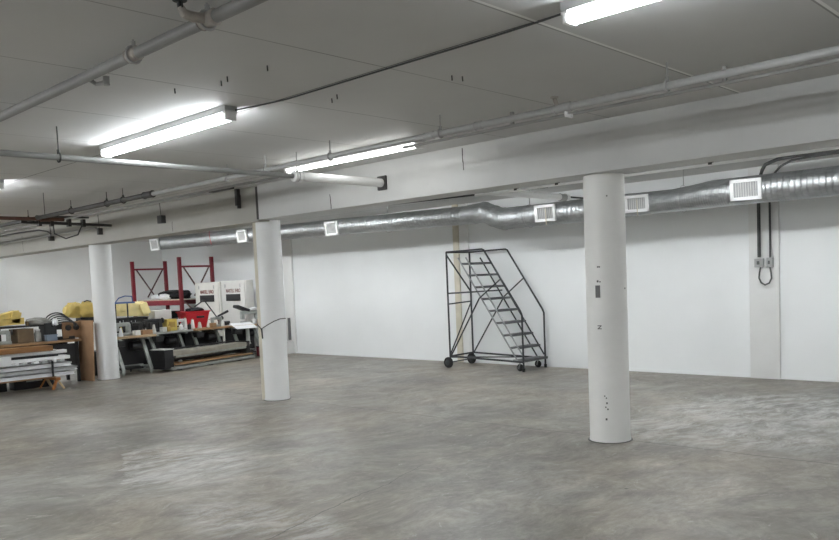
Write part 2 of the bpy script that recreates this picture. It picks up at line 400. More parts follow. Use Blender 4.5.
def column(x, y, label, m, k=1.):
    t = thing('concrete_column', label, 'column', (x, y, 0), kind='structure')
    MB().lathe([(.206*k, 0), (.204*k, .02), (.2*k, .05), (.2*k, BZ+.004)], (x, y, 0), 40).build('column_shaft', m, t)
    MB().lathe([(.03, .001), (.222*k, .001), (.218*k, .006), (.03, .006)], (x, y, 0), 40).build('foot_shadow_ring', 'grille', t)  # contact shadow and grime at the column foot, painted as a dark ring
    return t
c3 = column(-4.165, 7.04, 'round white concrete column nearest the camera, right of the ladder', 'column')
p = MB()   # small grey plate and stains on the shaft
ang = math.atan2(-7.04, 4.19) - .42
def on_col(cx, cy, a, z, r=.203): return Vector((cx + r*math.cos(a), cy + r*math.sin(a), z))
q = on_col(-4.165, 7.04, ang, 1.5); p.box(q, (.012, .045, .12), ang); p.build('grey_plate', 'grey', c3)
h_ = MB()
for da, z, s_ in ((.02, 1.74, .013), (.10, 1.74, .013), (.0, 1.60, .018), (.12, 1.595, .012), (.28, .45, .012), (.30, .40, .016), (.34, .34, .014), (.26, .24, .018), (.20, .47, .012), (.24, .36, .012), (1.5, 1.52, .014), (.55, 2.42, .012)):
    q = on_col(-4.165, 7.04, ang+da, z, .199); h_.box(q, (.006, s_, s_*1.1), ang+da)
h_.build('bolt_hole', 'grille', c3)
def text(body, size, m, parent, loc, rot, ext=.001, name='lettering'):
    cu = bpy.data.curves.new(name, 'FONT'); cu.body = body; cu.size = size; cu.extrude = ext
    cu.offset = size*.03; cu.align_x = 'CENTER'; cu.align_y = 'CENTER'
    tmp = bpy.data.objects.new('tmp', cu); COL.objects.link(tmp); dg = bpy.context.evaluated_depsgraph_get(); dg.update()
    me = bpy.data.meshes.new_from_object(tmp.evaluated_get(dg)); bpy.data.objects.remove(tmp); bpy.data.curves.remove(cu)
    me.name = name; me.materials.clear(); o = bpy.data.objects.new(name, me); COL.objects.link(o); me.materials.append(M[m])
    o.parent = parent; o.matrix_local = wm(parent).inverted() @ (Matrix.Translation(loc) @ rot.to_4x4())
    return o
def facing(n, roll=0.):
    n = Vector(n).normalized(); x = Vector((0, 0, 1)).cross(n).normalized(); y = n.cross(x)
    return Matrix((x, y, n)).transposed() @ Matrix.Rotation(roll, 3, 'Z')
q = on_col(-4.165, 7.04, ang+.05, 1.15, .2015)
text('N', .055, 'grille', c3, q, facing((math.cos(ang+.05), math.sin(ang+.05), 0), PI/2))

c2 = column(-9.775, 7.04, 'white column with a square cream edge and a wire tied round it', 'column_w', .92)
MB().box((-9.868, 6.90, BZ/2), (.09, .07, BZ), bev=.008).build('cream_post', 'cream', c2)
MB().box((-9.585, 6.755, 2.87), (.05, .03, .46)).build('joint_strip', 'pipe_dark', c2)
w = MB()
loop = [(-9.925, 6.91, 1.16), (-9.92, 6.857, 1.13), (-9.82, 6.855, 1.06), (-9.775, 6.848, 1.075), (-9.685, 6.872, 1.12), (-9.615, 6.94, 1.17), (-9.583, 7.03, 1.20), (-9.61, 7.14, 1.20), (-9.70, 7.215, 1.19), (-9.84, 7.22, 1.18), (-9.945, 7.13, 1.17)]
w.tube(loop, .007, 6, closed=True)
w.tube([(-9.80, 6.848, 1.07), (-9.79, 6.845, 1.0), (-9.785, 6.845, .92)], .011, 6)
w.build('tied_wire', 'cable', c2)
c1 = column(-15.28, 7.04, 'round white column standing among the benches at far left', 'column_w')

# ------------------------------------------------------------------ fluorescent lights
def make_light(L_, label, tm='tube', ys=(-.036, .036)):
    t = thing('fluorescent_light', label, 'ceiling light', (0, 0, CZ), group='fluorescent strip lights')
    z0 = -.072
    MB().box((0, 0, -.026), (L_, .12, .052), bev=.006).build('housing', 'lamp_body', t, False)
    for s_ in (-1, 1):
        h2 = MB().box((s_*(L_/2-.02), 0, -.082), (.03, .10, .062), bev=.006)
        h2.box((s_*(L_/2-.02), 0, -.05), (.04, .11, .03)); h2.build('lamp_holder', 'lamp_cap', t, False)
    for y in ys:
        MB().cyl((-L_/2+.035, y, -.085), (L_/2-.035, y, -.085), .019, 12).build('lamp_tube', tm, t, False)
    return t
LA = 2.2
l0 = make_light(LA, 'lit twin-tube strip light at the left above the narrow crossing pipe')
l0.location = (-6.58, 3.66, CZ)
l1 = make_light(LA, 'lit single-tube strip light tucked behind the main pipe close to the beam', 'tube_dim', (0.,)); l1.location = (-6.70, 5.95, CZ)
l2 = make_light(LA, 'lit strip light in the aisle behind the beam, nearest the ladder', 'tube_aisle'); l2.location = (-8.2, 9.3, CZ)
l3 = make_light(LA, 'lit strip light added to the front row, further left outside the picture', 'tube_unseen'); l3.location = (-16.0, 3.62, CZ)
def put_light(x, y, label, dz=0., src=None):
    c = copy_tree(src or l0); c.location = (x, y, CZ+dz); c['label'] = label; return c
put_light(-1.31, 3.74, 'lit twin-tube strip light cut by the top edge of the picture')
put_light(-11.58, 3.64, 'lit strip light of which only one end shows at the left edge')
# aisle lights behind the beam, and unseen strip lights added to brighten the room
for x, y, lab in ((-19.6, 8.6, 'added to brighten the far left wall'), (-15.9, 9.3, 'beyond the leftmost column'), (-12.2, 9.3, 'beyond the middle column'), (-4.3, 9.3, 'added to brighten the wall right of the ladder'), (-.3, 9.3, 'outside the picture on the right')):
    put_light(x, y, 'lit strip light in the aisle behind the beam, ' + lab, src=l2)
put_light(-20.0, 3.62, 'lit strip light added to the front row, farthest left outside the picture', src=l3)
for y, rn in ((-.6, 'row above the camera'), (-4.6, 'row behind the camera')):
    for x, wn in ((-16.5, 'farthest left'), (-11.5, 'far left'), (-6.5, 'left'), (-1.3, 'middle'), (3.6, 'right')):
        if (x, y) in ((-1.3, -.6), (3.6, -.6)): continue
        put_light(x, y, 'lit strip light added in the %s, %s' % (rn, wn), src=l3)
put_light(3.7, 3.72, 'lit strip light added to the front row at the right outside the picture', src=l3)

# ------------------------------------------------------------------ pipes
def hanger(t, x, y, z, r, m='pipe', axis='X', rod=True):
    h = MB()
    n = 14; pts = []
    for k in range(n):
        a = 2*PI*k/n
        pts.append((x, y+(r+.008)*math.cos(a), z+(r+.008)*math.sin(a)) if axis == 'X' else (x+(r+.008)*math.cos(a), y, z+(r+.008)*math.sin(a)))
    h.tube(pts, .008, 6, closed=True)
    if rod:
        h.cyl((x, y, z+r), (x, y, CZ), .006, 6)
        h.cyl((x, y, z+r), (x, y, z+r+.035), .014, 8)
    return h.build('hanger', m, t)
def coupling(t, a, b, r, m, name='coupling'):
    A, B = Vector(a), Vector(b); d = (B-A).normalized()
    return MB().tube([A, A+d*.012, A+d*.013, B-d*.013, B-d*.012, B], [r*1.0, r*1.25, r*1.12, r*1.12, r*1.25, r*1.0], 14).build(name, m, t)

# upper-left sprinkler line
y, z, r = 2.285, 3.04, .033
t = thing('sprinkler_pipe', 'grey sprinkler pipe running across the upper left ceiling', 'pipe', (-5, y, z))
MB().cyl((-11, y, z), (-1.5, y, z), r, 16).build('pipe_run', 'pipe_dim', t)
for x in (-4.36, -3.58): hanger(t, x, y, z, r+.006, 'pipe', rod=True)
coupling(t, (-4.42, y, z), (-4.30, y, z), r, 'sprk')
coupling(t, (-3.64, y, z), (-3.50, y, z), r*1.05, 'sprk')
e = MB().tube([(-3.57, y-.03, z), (-3.57, y-.09, z-.005), (-3.565, y-.14, z+.0), (-3.565, y-.16, z+.03)], [.026, .026, .024, .018], 10); e.build('elbow_fitting', 'sprk', t)
h = MB().cyl((-3.565, y-.16, z+.025), (-3.565, y-.16, z+.052), .012, 8); h.cyl((-3.565, y-.16, z+.055), (-3.565, y-.16, z+.062), .035, 14)
h.bar((-3.585, y-.16, z+.02), (-3.585, y-.16, z+.06), .006, .006); h.bar((-3.545, y-.16, z+.02), (-3.545, y-.16, z+.06), .006, .006)
h.build('sprinkler_head', 'black', t)
e = MB().tube([(-5.0, y+.03, z-.01), (-5.0, y+.07, z-.03), (-4.96, y+.09, z-.03), (-4.90, y+.09, z-.03)], .014, 8)
e.cyl((-4.90, y+.09, z-.055), (-4.90, y+.09, z-.0), .02, 10); e.build('side_outlet', 'pipe', t)

# crossing pipe that runs through the beam
x, z = -6.99, 2.862
t = thing('crossing_pipe', 'white pipe crossing under the ceiling and entering a dark hole in the beam', 'pipe', (x, 5, z))
MB().cyl((x, -3, z), (x, 5.50, z), .027, 16).build('pipe_run', 'pipe_dim', t)
MB().cyl((x, 5.48, z), (x, 10.74, z), .05, 18).build('wide_pipe_run', 'lamp_cap', t)
coupling(t, (x, 5.40, z), (x, 5.52, z), .05, 'lamp_cap')
MB().cyl((x, 10.70, z+.012), (x, 12.04, z+.012), .014, 10).build('narrow_pipe_run', 'pipe_dark', t)
coupling(t, (x, 10.5, z), (x, 10.66, z), .048, 'pipe')
MB().box((x, 6.728, z), (.15, .03, .17), bev=.012).build('hole_sleeve', 'pipe_dark', t)
for yy, hm in ((2.92, 'cable'), (5.46, 'pipe')): hanger(t, x, yy, z, .030 if yy < 3 else .046, hm, 'Y')
# main line along the beam
y, z, r = 5.31, 2.962, .029
t = thing('main_sprinkler_pipe', 'long white sprinkler main running in front of the beam', 'pipe', (-5, y, z))
MB().cyl((-9.9, y, z), (5, y, z), r, 16).build('pipe_run', 'pipe', t)
for xx in (-2.62, -4.75, -7.35, -8.1, -6.25): hanger(t, xx, y, z, r, 'pipe')
coupling(t, (-4.95, y, z), (-4.82, y, z), r, 'pipe'); coupling(t, (-4.36, y, z), (-4.27, y, z), r, 'pipe')
coupling(t, (-3.55, y, z), (-3.40, y, z), r*1.1, 'pipe')
h = MB().cyl((-3.52, y-.02, z+.03), (-3.52, y-.05, z+.07), .016, 8); h.cyl((-3.52, y-.05, z+.075), (-3.52, y-.05, z+.083), .032, 12); h.build('sprinkler_head', 'sprk', t)
h = MB().tube([(-3.45, y, z-.03), (-3.45, y, z-.06), (-3.40, y, z-.075)], .016, 8); h.build('side_outlet', 'lamp_cap', t)
t2 = thing('dark_sprinkler_pipe', 'dark bare steel pipe continuing the white main to the far left', 'pipe', (-13, y, z))
MB().cyl((-20, y, z), (-9.88, y, z), .033, 14).build('pipe_run', 'pipe_dark', t2)
coupling(t2, (-10.1, y, z), (-9.86, y, z), .04, 'pipe_dark')
for xx in (-10.7, -11.2, -12.4, -14.1): hanger(t2, xx, y, z, .035, 'pipe_dark')
# thin conduit beside it feeding the strip light
t = thing('electrical_conduit', 'thin white conduit running from the hidden strip light to the right edge', 'conduit', (-2, 5.93, 3.055))
MB().cyl((-5.66, 5.76, 3.005), (5, 5.76, 3.005), .014, 10).build('pipe_run', 'pipe', t)
for xx in (-4.3, -2.4, -1.2):
    MB().box((xx, 5.76, 3.065), (.025, .03, .12)).build('clamp', 'pipe', t)
t = thing('electrical_conduit', 'thin grey conduit under the main pipe left of the crossing pipe', 'conduit', (-11, 5.9, 3.02))
MB().cyl((-17, 5.95, 3.0), (-8.0, 5.95, 3.0), .016, 8).build('pipe_run', 'pipe_dim', t)
# rusty cross line at far left
t = thing('rusty_branch_pipe', 'rust red branch pipe at the far left under the ceiling', 'pipe', (-13.8, 4, 2.94))
MB().cyl((-13.75, -2, 2.95), (-13.75, 5.75, 2.95), .03, 12).build('pipe_run', 'pipe_rust', t)
coupling(t, (-13.75, 5.36, 2.95), (-13.75, 5.52, 2.95), .04, 'pipe_rust')
hanger(t, -13.75, 4.6, 2.95, .032, 'pipe_dark', 'Y')
t = thing('black_branch_pipe', 'black bracketed pipe ending in the beam above the leftmost column', 'pipe', (-14.2, 6.2, 2.93))
MB().cyl((-14.15, 5.2, 2.93), (-14.15, 6.76, 2.90), .026, 10).build('pipe_run', 'pipe_dark', t)
b_ = MB()
for yy in (5.5, 5.7, 6.0, 6.25): b_.box((-14.15, yy, 2.93), (.10, .05, .13))
b_.box((-14.15, 5.9, 3.03), (.05, .9, .03)); b_.build('clamp', 'pipe_dark', t)
MB().tube([(-14.2, 5.75, 2.9), (-14.3, 5.8, 2.75), (-14.2, 5.95, 2.66), (-14.05, 6.1, 2.72), (-14.05, 6.2, 2.92)], .012, 6).build('cable_loop', 'cable', t)
# conduit on the left beam with a drop and boxes
t = thing('beam_conduit', 'pale conduit along the face of the left beam with a curved drop', 'conduit', (-17, 6.72, 2.9))
MB().cyl((-21.5, 6.745, 2.905), (-14.75, 6.745, 2.905), .022, 10).build('pipe_run', 'pipe', t)
MB().tube([(-20.5, 6.70, 3.06), (-18.3, 6.70, 3.06), (-17.3, 6.71, 3.04), (-16.9, 6.72, 2.98), (-16.75, 6.73, 2.92)], .014, 8).build('conduit_drop', 'pipe_dark', t)
for n_, (bx, bz, sx, sz, lab) in enumerate(((-16.75, 2.83, .10, .09, 'small black box on the left beam below the curved conduit'),
        (-12.27, 2.855, .13, .13, 'dark square box hanging on the beam between the two left columns'),
        (-14.55, 2.82, .07, .12, 'small black bracket on the beam above the leftmost column'))):
    t = thing('junction_box', lab, 'electrical box', (bx, 6.73, bz))
    MB().box((bx, 6.725, bz), (sx, .09, sz), bev=.008).build('box_body', 'pipe_dark' if n_ != 1 else 'cable', t)
    MB().cyl((bx, 6.72, bz+sz/2), (bx-.02, 6.72, CZ), .006, 6).build('feed_wire', 'cable', t)
t = thing('steel_bracket', 'dark steel angle bracket hanging at the beam left of the expansion joint', 'bracket', (-9.95, 6.7, 3.0))
b_ = MB().box((-10.1, 6.5, 3.10), (.55, .08, .03)); b_.box((-10.0, 6.70, 2.99), (.05, .06, .24)); b_.box((-10.0, 6.72, 2.93), (.03, .05, .2)); b_.build('bracket_arm', 'pipe_dark', t)
t = thing('beam_rear_pipe', 'thin white pipe running along the rear underside of the beam', 'pipe', (-2, 7.33, 2.6))
MB().cyl((-6.05, 7.33, 2.646), (5, 7.33, 2.646), .015, 12).build('pipe_run', 'lamp_cap', t)
for xx in (-4.9, -3.2, -5.45): MB().box((xx, 7.33, 2.672), (.035, .045, .06)).build('clamp', 'pipe_dark', t)
t = thing('ceiling_conduit', 'thin dark conduit behind the beam bottom between ladder and left columns', 'conduit', (-10, 8.2, 2.75))
MB().cyl((-14.5, 8.6, 2.94), (-5.9, 8.6, 2.80), .014, 8).build('pipe_run', 'cable', t)

solo('ceiling_cable', MB().tube([(-5.48, 3.70, CZ-.03), (-5.3, 3.80, CZ-.012), (-5.0, 3.845, CZ-.012), (-3.0, 3.845, CZ-.012), (-2.62, 3.83, CZ-.012), (-2.36, 3.76, CZ-.03)], .0065, 8), 'cable', 'dark cable clipped to the ceiling between the two nearest strip lights', 'cable')
# ceiling hooks
hooks = ((-3.78, 4.37, 'short dark hook on the ceiling above the middle beam, left of a close pair'), (-3.75, 4.45, 'short dark hook on the ceiling above the middle beam, right of a close pair'),
         (-4.74, 3.15, 'short dark hook right of the near end of the left strip light, nearer one'), (-4.86, 3.18, 'short dark hook right of the near end of the left strip light, farther one'),
         (-4.35, 3.20, 'lone dark hook under the ceiling cable beyond the left strip light'), (-4.82, 4.14, 'dark hook above the hidden strip light, left of two'), (-4.70, 4.09, 'dark hook above the hidden strip light, right of two'),
         (-5.24, 3.04, 'small dark hook on the ceiling right above the left strip light'), (-11.62, 4.6, 'long thin rod hanging from the ceiling at far left'))
for hx, hy, lab in hooks:
    ln = .3 if hx < -11 else .035
    solo('ceiling_hook', MB().cyl((hx, hy, CZ), (hx+.002, hy, CZ-ln), .005, 6), 'pipe_dark', lab, 'hook', 'ceiling hooks')

# ------------------------------------------------------------------ ventilation duct
DL0 = Vector((-19.35, 10.55, 2.90)); DL1 = Vector((-9.25, 10.98, 2.79))
duct = thing('ventilation_duct', 'long galvanised spiral duct with white registers along the back wall', 'duct', (-9, 10.98, 2.6))
MB().tube([DL0, DL1], .165, 32).build('left_run', 'galv', duct)
el = [(-9.27, 2.79, .167), (-9.12, 2.795, .170), (-9.10, 2.795, .178), (-9.07, 2.797, .178), (-9.05, 2.80, .174), (-8.90, 2.81, .176), (-8.88, 2.81, .184), (-8.85, 2.805, .184), (-8.83, 2.795, .177), (-8.68, 2.735, .180), (-8.66, 2.727, .187), (-8.63, 2.716, .187), (-8.61, 2.708, .180), (-8.47, 2.662, .184), (-8.45, 2.66, .192), (-8.41, 2.66, .192), (-8.39, 2.66, .184), (-8.05, 2.66, .184)]
MB().tube([(a_, 10.98, b_) for a_, b_, _ in el], [c_ for _, _, c_ in el], 32).build('offset_elbow', 'galv2', duct)
MB().tube([(-8.1, 10.98, 2.66), (-6.2, 10.98, 2.665)], .182, 32).build('middle_run', 'galv', duct)
MB().tube([(-6.22, 10.98, 2.665), (-6.0, 10.98, 2.675), (-5.35, 10.98, 2.672), (-5.05, 10.98, 2.685), (-4.75, 10.98, 2.705), (-4.5, 10.98, 2.705)], [.184, .165, .163, .175, .190, .190], 32).build('reducer', 'galv2', duct)
MB().tube([(-4.52, 10.98, 2.705), (4, 10.98, 2.705)], .188, 32).build('right_run', 'galv', duct)
def register(x, y, z, w_, h_, pull=False):
    R = facing((0.12, -1, -.12))
    c = Vector((x, y, z)); f = MB()
    for sx, sy, ww, hh in ((0, h_/2-.022, w_, .044), (0, -h_/2+.022, w_, .044), (-w_/2+.022, 0, .044, h_), (w_/2-.022, 0, .044, h_)):
        f.box(c + R @ Vector((sx, sy, 0)), (ww*1.0, hh, .04), R)
    o = f.build('register_frame', 'white', duct)
    MB().box(c + R @ Vector((0, 0, -.06)), (w_-.03, h_-.03, .10), R).build('register_box', 'box', o)
    s_ = MB(); n = max(4, int(w_/.035))
    for k in range(n):
        s_.box(c + R @ Vector((-w_/2+.04+(w_-.08)*k/(n-1), 0, -.004)), (.010, h_-.06, .02), R @ Matrix.Rotation(.5, 3, 'Y'))
    s_.build('louver', 'louver', o)
    if pull:
        MB().box(c + R @ Vector((.02, -.06, .03)), (.012, h_*.95, .012), R).build('damper_lever', 'cream', o)
    return o
register(-19.33, 10.36, 2.87, .36, .30)
register(-15.62, 10.53, 2.84, .33, .28)
register(-12.62, 10.66, 2.80, .35, .29)
register(-7.45, 10.77, 2.665, .37, .27, True)
register(-5.84, 10.78, 2.665, .36, .25, True)
register(-4.23, 10.77, 2.70, .40, .28)
for xx, zz in ((-14.5, 2.845), (-11.2, 2.81), (-7.9, 2.66), (-5.2, 2.68), (-3.0, 2.705), (-17.2, 2.88)):
    s_ = MB(); yy = 10.98 if xx > -9 else 10.55+(xx+19.35)/10.1*.43
    s_.tube([(xx, yy+.19*math.cos(a), zz+.19*math.sin(a)) for a in [2*PI*k/28 for k in range(28)]], .004, 6, closed=True)
    s_.bar((xx, yy, zz+.185), (xx, yy, CZ), .02, .004); s_.build('strap_hanger', 'galv_s', duct)
MB().tube([(-16.85, 10.45, 3.1), (-16.85, 10.44, 2.95), (-16.8, 10.45, 2.72)], .006, 6).build('red_tie', 'redp', duct)

# ------------------------------------------------------------------ cable drop on the right pilaster
t = thing('power_conduit', 'thick dark conduit bending down to the left cable box on the pilaster', 'conduit', (-4.5, 11.95, 1.75))
MB().tube([(2, 10.72, 3.05), (-3.55, 10.72, 3.05), (-3.85, 10.85, 3.05), (-4.15, 11.25, 3.05), (-4.36, 11.7, 3.03), (-4.48, 11.92, 2.93), (-4.51, 11.95, 2.8), (-4.51, 11.95, 1.80)], .024, 10).build('conduit_run', 'cable', t)
t = thing('power_conduit', 'thinner dark conduit running down to the right cable box on the pilaster', 'conduit', (-4.35, 11.96, 1.75))
MB().tube([(2, 10.66, 3.01), (-3.35, 10.66, 3.01), (-3.65, 10.8, 3.01), (-3.95, 11.25, 3.0), (-4.20, 11.75, 2.98), (-4.32, 11.94, 2.88), (-4.355, 11.96, 2.75), (-4.355, 11.96, 1.79)], .015, 10).build('conduit_run', 'cable', t)
for n_, (bx, w_, h_, lab) in enumerate(((-4.515, .125, .125, 'grey square cable box on the pilaster, left of the pair'), (-4.36, .085, .14, 'narrow grey cable box on the pilaster, right of the pair'))):
    t = thing('cable_box', lab, 'electrical box', (bx, 11.95, 1.72))
    MB().box((bx, 11.965, 1.72), (w_, .075, h_), bev=.008).build('box_body', 'box', t)
    MB().box((bx, 11.923, 1.72), (w_*.82, .008, h_*.85), bev=.003).build('cover', 'pipe', t)
    MB().box((bx-.0, 11.916, 1.72), (w_*.3, .008, .05)).build('outlet', 'cable', t)
solo('cable_loop', MB().tube([(-4.49, 11.945, 1.655), (-4.50, 11.93, 1.58), (-4.505, 11.92, 1.50), (-4.475, 11.92, 1.43), (-4.42, 11.92, 1.395), (-4.36, 11.92, 1.42), (-4.325, 11.92, 1.49), (-4.335, 11.93, 1.57), (-4.355, 11.945, 1.65)], .013, 8), 'cable', 'dark hanging cable loop joining the two boxes on the pilaster', 'cable')
t = thing('wall_box', 'small white floor-level cabinet against the pilaster behind the white column', 'box', (-15.75, 11.9, 0))
MB().box((-15.97, 11.93, .15), (.22, .2, .30), bev=.01).build('box_body', 'pil', t)
MB().box((-15.95, 11.965, .60), (.03, .07, .55), bev=.005).build('cable_cover', 'grey', t)

# ------------------------------------------------------------------ rolling ladder
lad = thing('rolling_ladder', 'dark grey steel rolling warehouse ladder standing against the white wall', 'ladder', (-9.2, 11.6, 0))
NY, FY = 11.20, 11.93
def tubes(name, segs, r, m, par=lad):
    b = MB()
    for s_ in segs: b.tube(s_, r, 8)
    return b.build(name, m, par)
XA, XT, XF = -10.0, -9.12, -8.30
XA2, XT2, XF2 = -10.05, -9.15, -8.35
def wheel(x, y, z, r, w_, name, par):
    o = MB().lathe([(r*.6, -w_/2), (r*.93, -w_/2), (r, -w_*.3), (r, w_*.3), (r*.93, w_/2), (r*.6, w_/2), (.02, w_/2)], (x, y, z), 24, 'Y').build(name, 'rubber', par)
    MB().lathe([(r*.55, -w_/2-.004), (r*.5, -w_/2-.008), (.02, -w_/2-.012), (.02, w_/2+.012), (r*.55, w_/2+.004)], (x, y, z), 16, 'Y').build('hub', 'steel_dk', o)
    return o
for (Y, xa, xt, xf) in ((NY, XA, XT, XF), (FY, XA2, XT2, XF2)):
    tubes('rear_post', [[(xa, Y, .13), (xa, Y, 2.17)]], .017, 'steel_dk')
    tubes('handrail', [[(xa, Y, 2.17), (xt-.02, Y, 2.18), (xt+.02, Y, 2.165), (xf-.03, Y, 1.06), (xf, Y, .99), (xf, Y, .03)]], .017, 'steel_dk')
    # double stringer tubes: rear and front edge of the treads
    sx = (-9.72 if Y == NY else -9.74)
    tubes('stringer', [[(sx-.02, Y+(.03 if Y == NY else -.03), 2.05), (xf-.13, Y+(.03 if Y == NY else -.03), .16)]], .014, 'steel_gr' if Y == NY else 'steel_dk')
    tubes('stringer', [[(sx+.17, Y+(.03 if Y == NY else -.03), 2.05), (xf+.0, Y+(.03 if Y == NY else -.03), .24)]], .014, 'steel_gr' if Y == NY else 'steel_dk')
    tubes('brace', [[(xa+.02, Y, .22), (-9.24, Y, 1.30)]], .014, 'steel_dk')
    tubes('brace', [[(-9.24, Y, 1.30), (xt+.36, Y, 1.62)]], .013, 'steel_dk')
    tubes('base_rail', [[(xa, Y, .22), (xf, Y, .17)]], .017, 'steel_dk')
    tubes('platform_rail', [[(xa, Y, 1.40), (-9.28, Y, 1.42)]], .013, 'steel_dk')
    wheel(xa-.02, Y-.035 if Y == NY else Y-.03, .102, .102, .05, 'wheel', lad)
    # front caster and rubber foot
    cw = wheel(xf-.12, Y+(.06 if Y == NY else -.06), .065, .065, .035, 'caster', lad)
    MB().bar((xf-.12, Y+(.06 if Y == NY else -.06)-.03, .05), (xf-.09, Y+(.06 if Y == NY else -.06)-.03, .19), .03, .008).build('caster_fork', 'steel_gr', cw)
    MB().cyl((xf, Y, 0), (xf, Y, .06), .026, 12).build('foot', 'rubber', lad)
# rear frame
tubes('cross_bar', [[(XA, NY, 2.17), (XA2, FY, 2.17)]], .017, 'steel_dk')
tubes('cross_bar', [[(XA, NY, 1.40), (XA2, FY, 1.40)]], .014, 'steel_dk')
tubes('cross_bar', [[(XA, NY, 1.20), (XA2, FY, 1.22)]], .013, 'steel_dk')
tubes('cross_bar', [[(XA, NY, .22), (XA2, FY, .22)]], .016, 'steel_dk')
tubes('axle', [[(XA-.02, NY, .10), (XA2-.02, FY, .10)]], .012, 'steel_dk')
tubes('diagonal_brace', [[(XA, NY, .24), (XA2, FY, 1.21)]], .013, 'steel_dk')
tubes('diagonal_brace', [[(XA, NY, 2.12), (XA2, FY, 1.41)]], .015, 'steel_dk')
tubes('cross_bar', [[(XF-.06, NY, .17), (XF2-.06, FY, .17)]], .018, 'steel_gr')
tubes('base_brace', [[(XA, NY, .20), (XF2-.05, FY, .19)]], .012, 'steel_dk')
MB().box((XF-.16, (NY+FY)/2, .19), (.18, FY-NY-.06, .03), bev=.004).build('caster_plate', 'steel_gr', lad)
# treads
nst = 9
for k in range(nst):
    zt = 1.95 - k*(1.95-.42)/7.0 if k < 8 else .2
    f_ = (2.05-zt)/(2.05-.16)
    xr = -9.74 + f_*(XF-.13+9.74); xf_ = xr+.185
    b = MB(); b.box(((xr+xf_)/2, (NY+FY)/2, zt), (xf_-xr, FY-NY-.06, .012))
    b.box((xr+.006, (NY+FY)/2, zt-.012), (.012, FY-NY-.06, .04)); b.box((xf_-.006, (NY+FY)/2, zt-.012), (.012, FY-NY-.06, .04))
    b.build('tread', 'mesh', lad)

# ------------------------------------------------------------------ left work area
def legs4(t, x0, x1, y0, y1, z, s_=.04, m='black'):
    for x in (x0, x1):
        for y in (y0, y1): MB().box((x, y, z/2), (s_, s_, z)).build('leg', m, t)
# rear bench along the left
t = thing('workbench', 'long wooden-topped workbench behind the stacked white profiles', 'workbench', (-15.75, 5.4, 0))
MB().box((-15.75, 5.25, .80), (.62, 2.75, .045), bev=.006).build('bench_top', 'wood', t)
legs4(t, -16.0, -15.5, 3.98, 6.55, .78, .05)
MB().box((-15.78, 5.25, .30), (.55, 2.6, .03)).build('lower_shelf', 'black', t)
MB().box((-16.02, 5.25, .5), (.02, 2.6, .52)).build('dark_backing', 'black', t)
MB().box((-15.5, 6.35, .52), (.03, .45, .45)).build('side_panel', 'black', t)
t = thing('bench_rack', 'dark board raised on posts above the left workbench', 'shelf', (-15.75, 5.4, .82))
MB().box((-15.75, 5.15, 1.125), (.40, 1.95, .03)).build('shelf_board', 'black', t)
for yy in (4.3, 5.3, 6.05): MB().box((-15.85, yy, .966), (.04, .04, .29)).build('post', 'black', t)

def sewing_head(x, y, z, rz, label, m='mach_gr', s_=1., group='sewing machines on the tables'):
    t = thing('sewing_machine', label, 'sewing machine', (x, y, z), rz, group)
    b = MB().box((0, 0, .035*s_), (.46*s_, .17*s_, .07*s_), bev=.01)
    b.box((.17*s_, 0, .17*s_), (.10*s_, .12*s_, .24*s_), bev=.02, taper=(.9, .85))
    b.box((-.02*s_, 0, .275*s_), (.44*s_, .10*s_, .09*s_), bev=.025)
    b.box((-.20*s_, 0, .215*s_), (.085*s_, .11*s_, .19*s_), bev=.02); b.build('machine_body', m, t, False)
    MB().lathe([(.02*s_, 0), (.065*s_, .004), (.07*s_, .02*s_), (.06*s_, .035*s_), (.02*s_, .04*s_)], (.225*s_, 0, .27*s_), 18, 'X').build('hand_wheel', 'mach_bk', t, False)
    b = MB().cyl((-.2*s_, 0, .05*s_), (-.2*s_, 0, .14*s_), .008*s_, 8); b.box((-.2*s_, 0, .078*s_), (.03*s_, .03*s_, .012*s_)); b.build('needle_bar', 'alu2', t, False)
    b = MB().cyl((.05*s_, .02*s_, .30*s_), (.05*s_, .02*s_, .38*s_), .004, 6); b.build('thread_post', 'alu2', t, False)
    MB().cyl((-.05*s_, .02*s_, .30*s_), (-.05*s_, .02*s_, .36*s_), .012*s_, 8).build('tension_knob', 'alu2', t, False)
    return t
zt = .824
sewing_head(-15.62, 4.78, zt, PI/2+.2, 'grey sewing machine head at the left picture edge on the workbench', 'mach_wh', .8)
sewing_head(-15.60, 5.22, zt, PI/2-.3, 'pale sewing machine head under the dark shelf, left of the cardboard box', 'mach_gr', .8)
solo('cardboard_box', MB().box((-15.70, 5.63, zt+.13), (.34, .30, .26), .1, bev=.008), 'cardbox', 'dull brown carton under the dark shelf on the left workbench', 'box')
t = thing('glass_jar', 'clear grey jar standing right of the carton under the shelf', 'jar', (-15.6, 5.88, zt))
MB().lathe([(.05, 0), (.06, .01), (.06, .16), (.045, .19), (.045, .21)], (-15.6, 5.88, zt), 16).build('jar_body', 'greybag', t)
MB().lathe([(.05, .21), (.05, .235), (.01, .24)], (-15.6, 5.88, zt), 16).build('lid', 'alu2', t)
solo('equipment_case', MB().box((-15.68, 6.10, zt+.17), (.30, .22, .34), .0, bev=.012), 'black', 'black upright equipment case on the left workbench', 'case')
t = thing('parts_bin', 'blue-grey plastic box in front of the black case on the workbench', 'box', (-15.46, 6.08, .824))
MB().box((-15.50, 6.08, .824+.055), (.13, .19, .11), bev=.008).build('bin_body', 'mach_bl', t)
MB().box((-15.50, 6.08, .824+.114), (.14, .20, .012)).build('lid', 'mach_bl', t)
sewing_head(-15.68, 6.38, zt, PI/2-.1, 'black sewing machine head beside the black hose coil', 'mach_bk', .85)
t = thing('control_panel_board', 'wood board with dark round dials standing behind the cardboard sheet', 'panel', (-15.5, 6.62, zt))
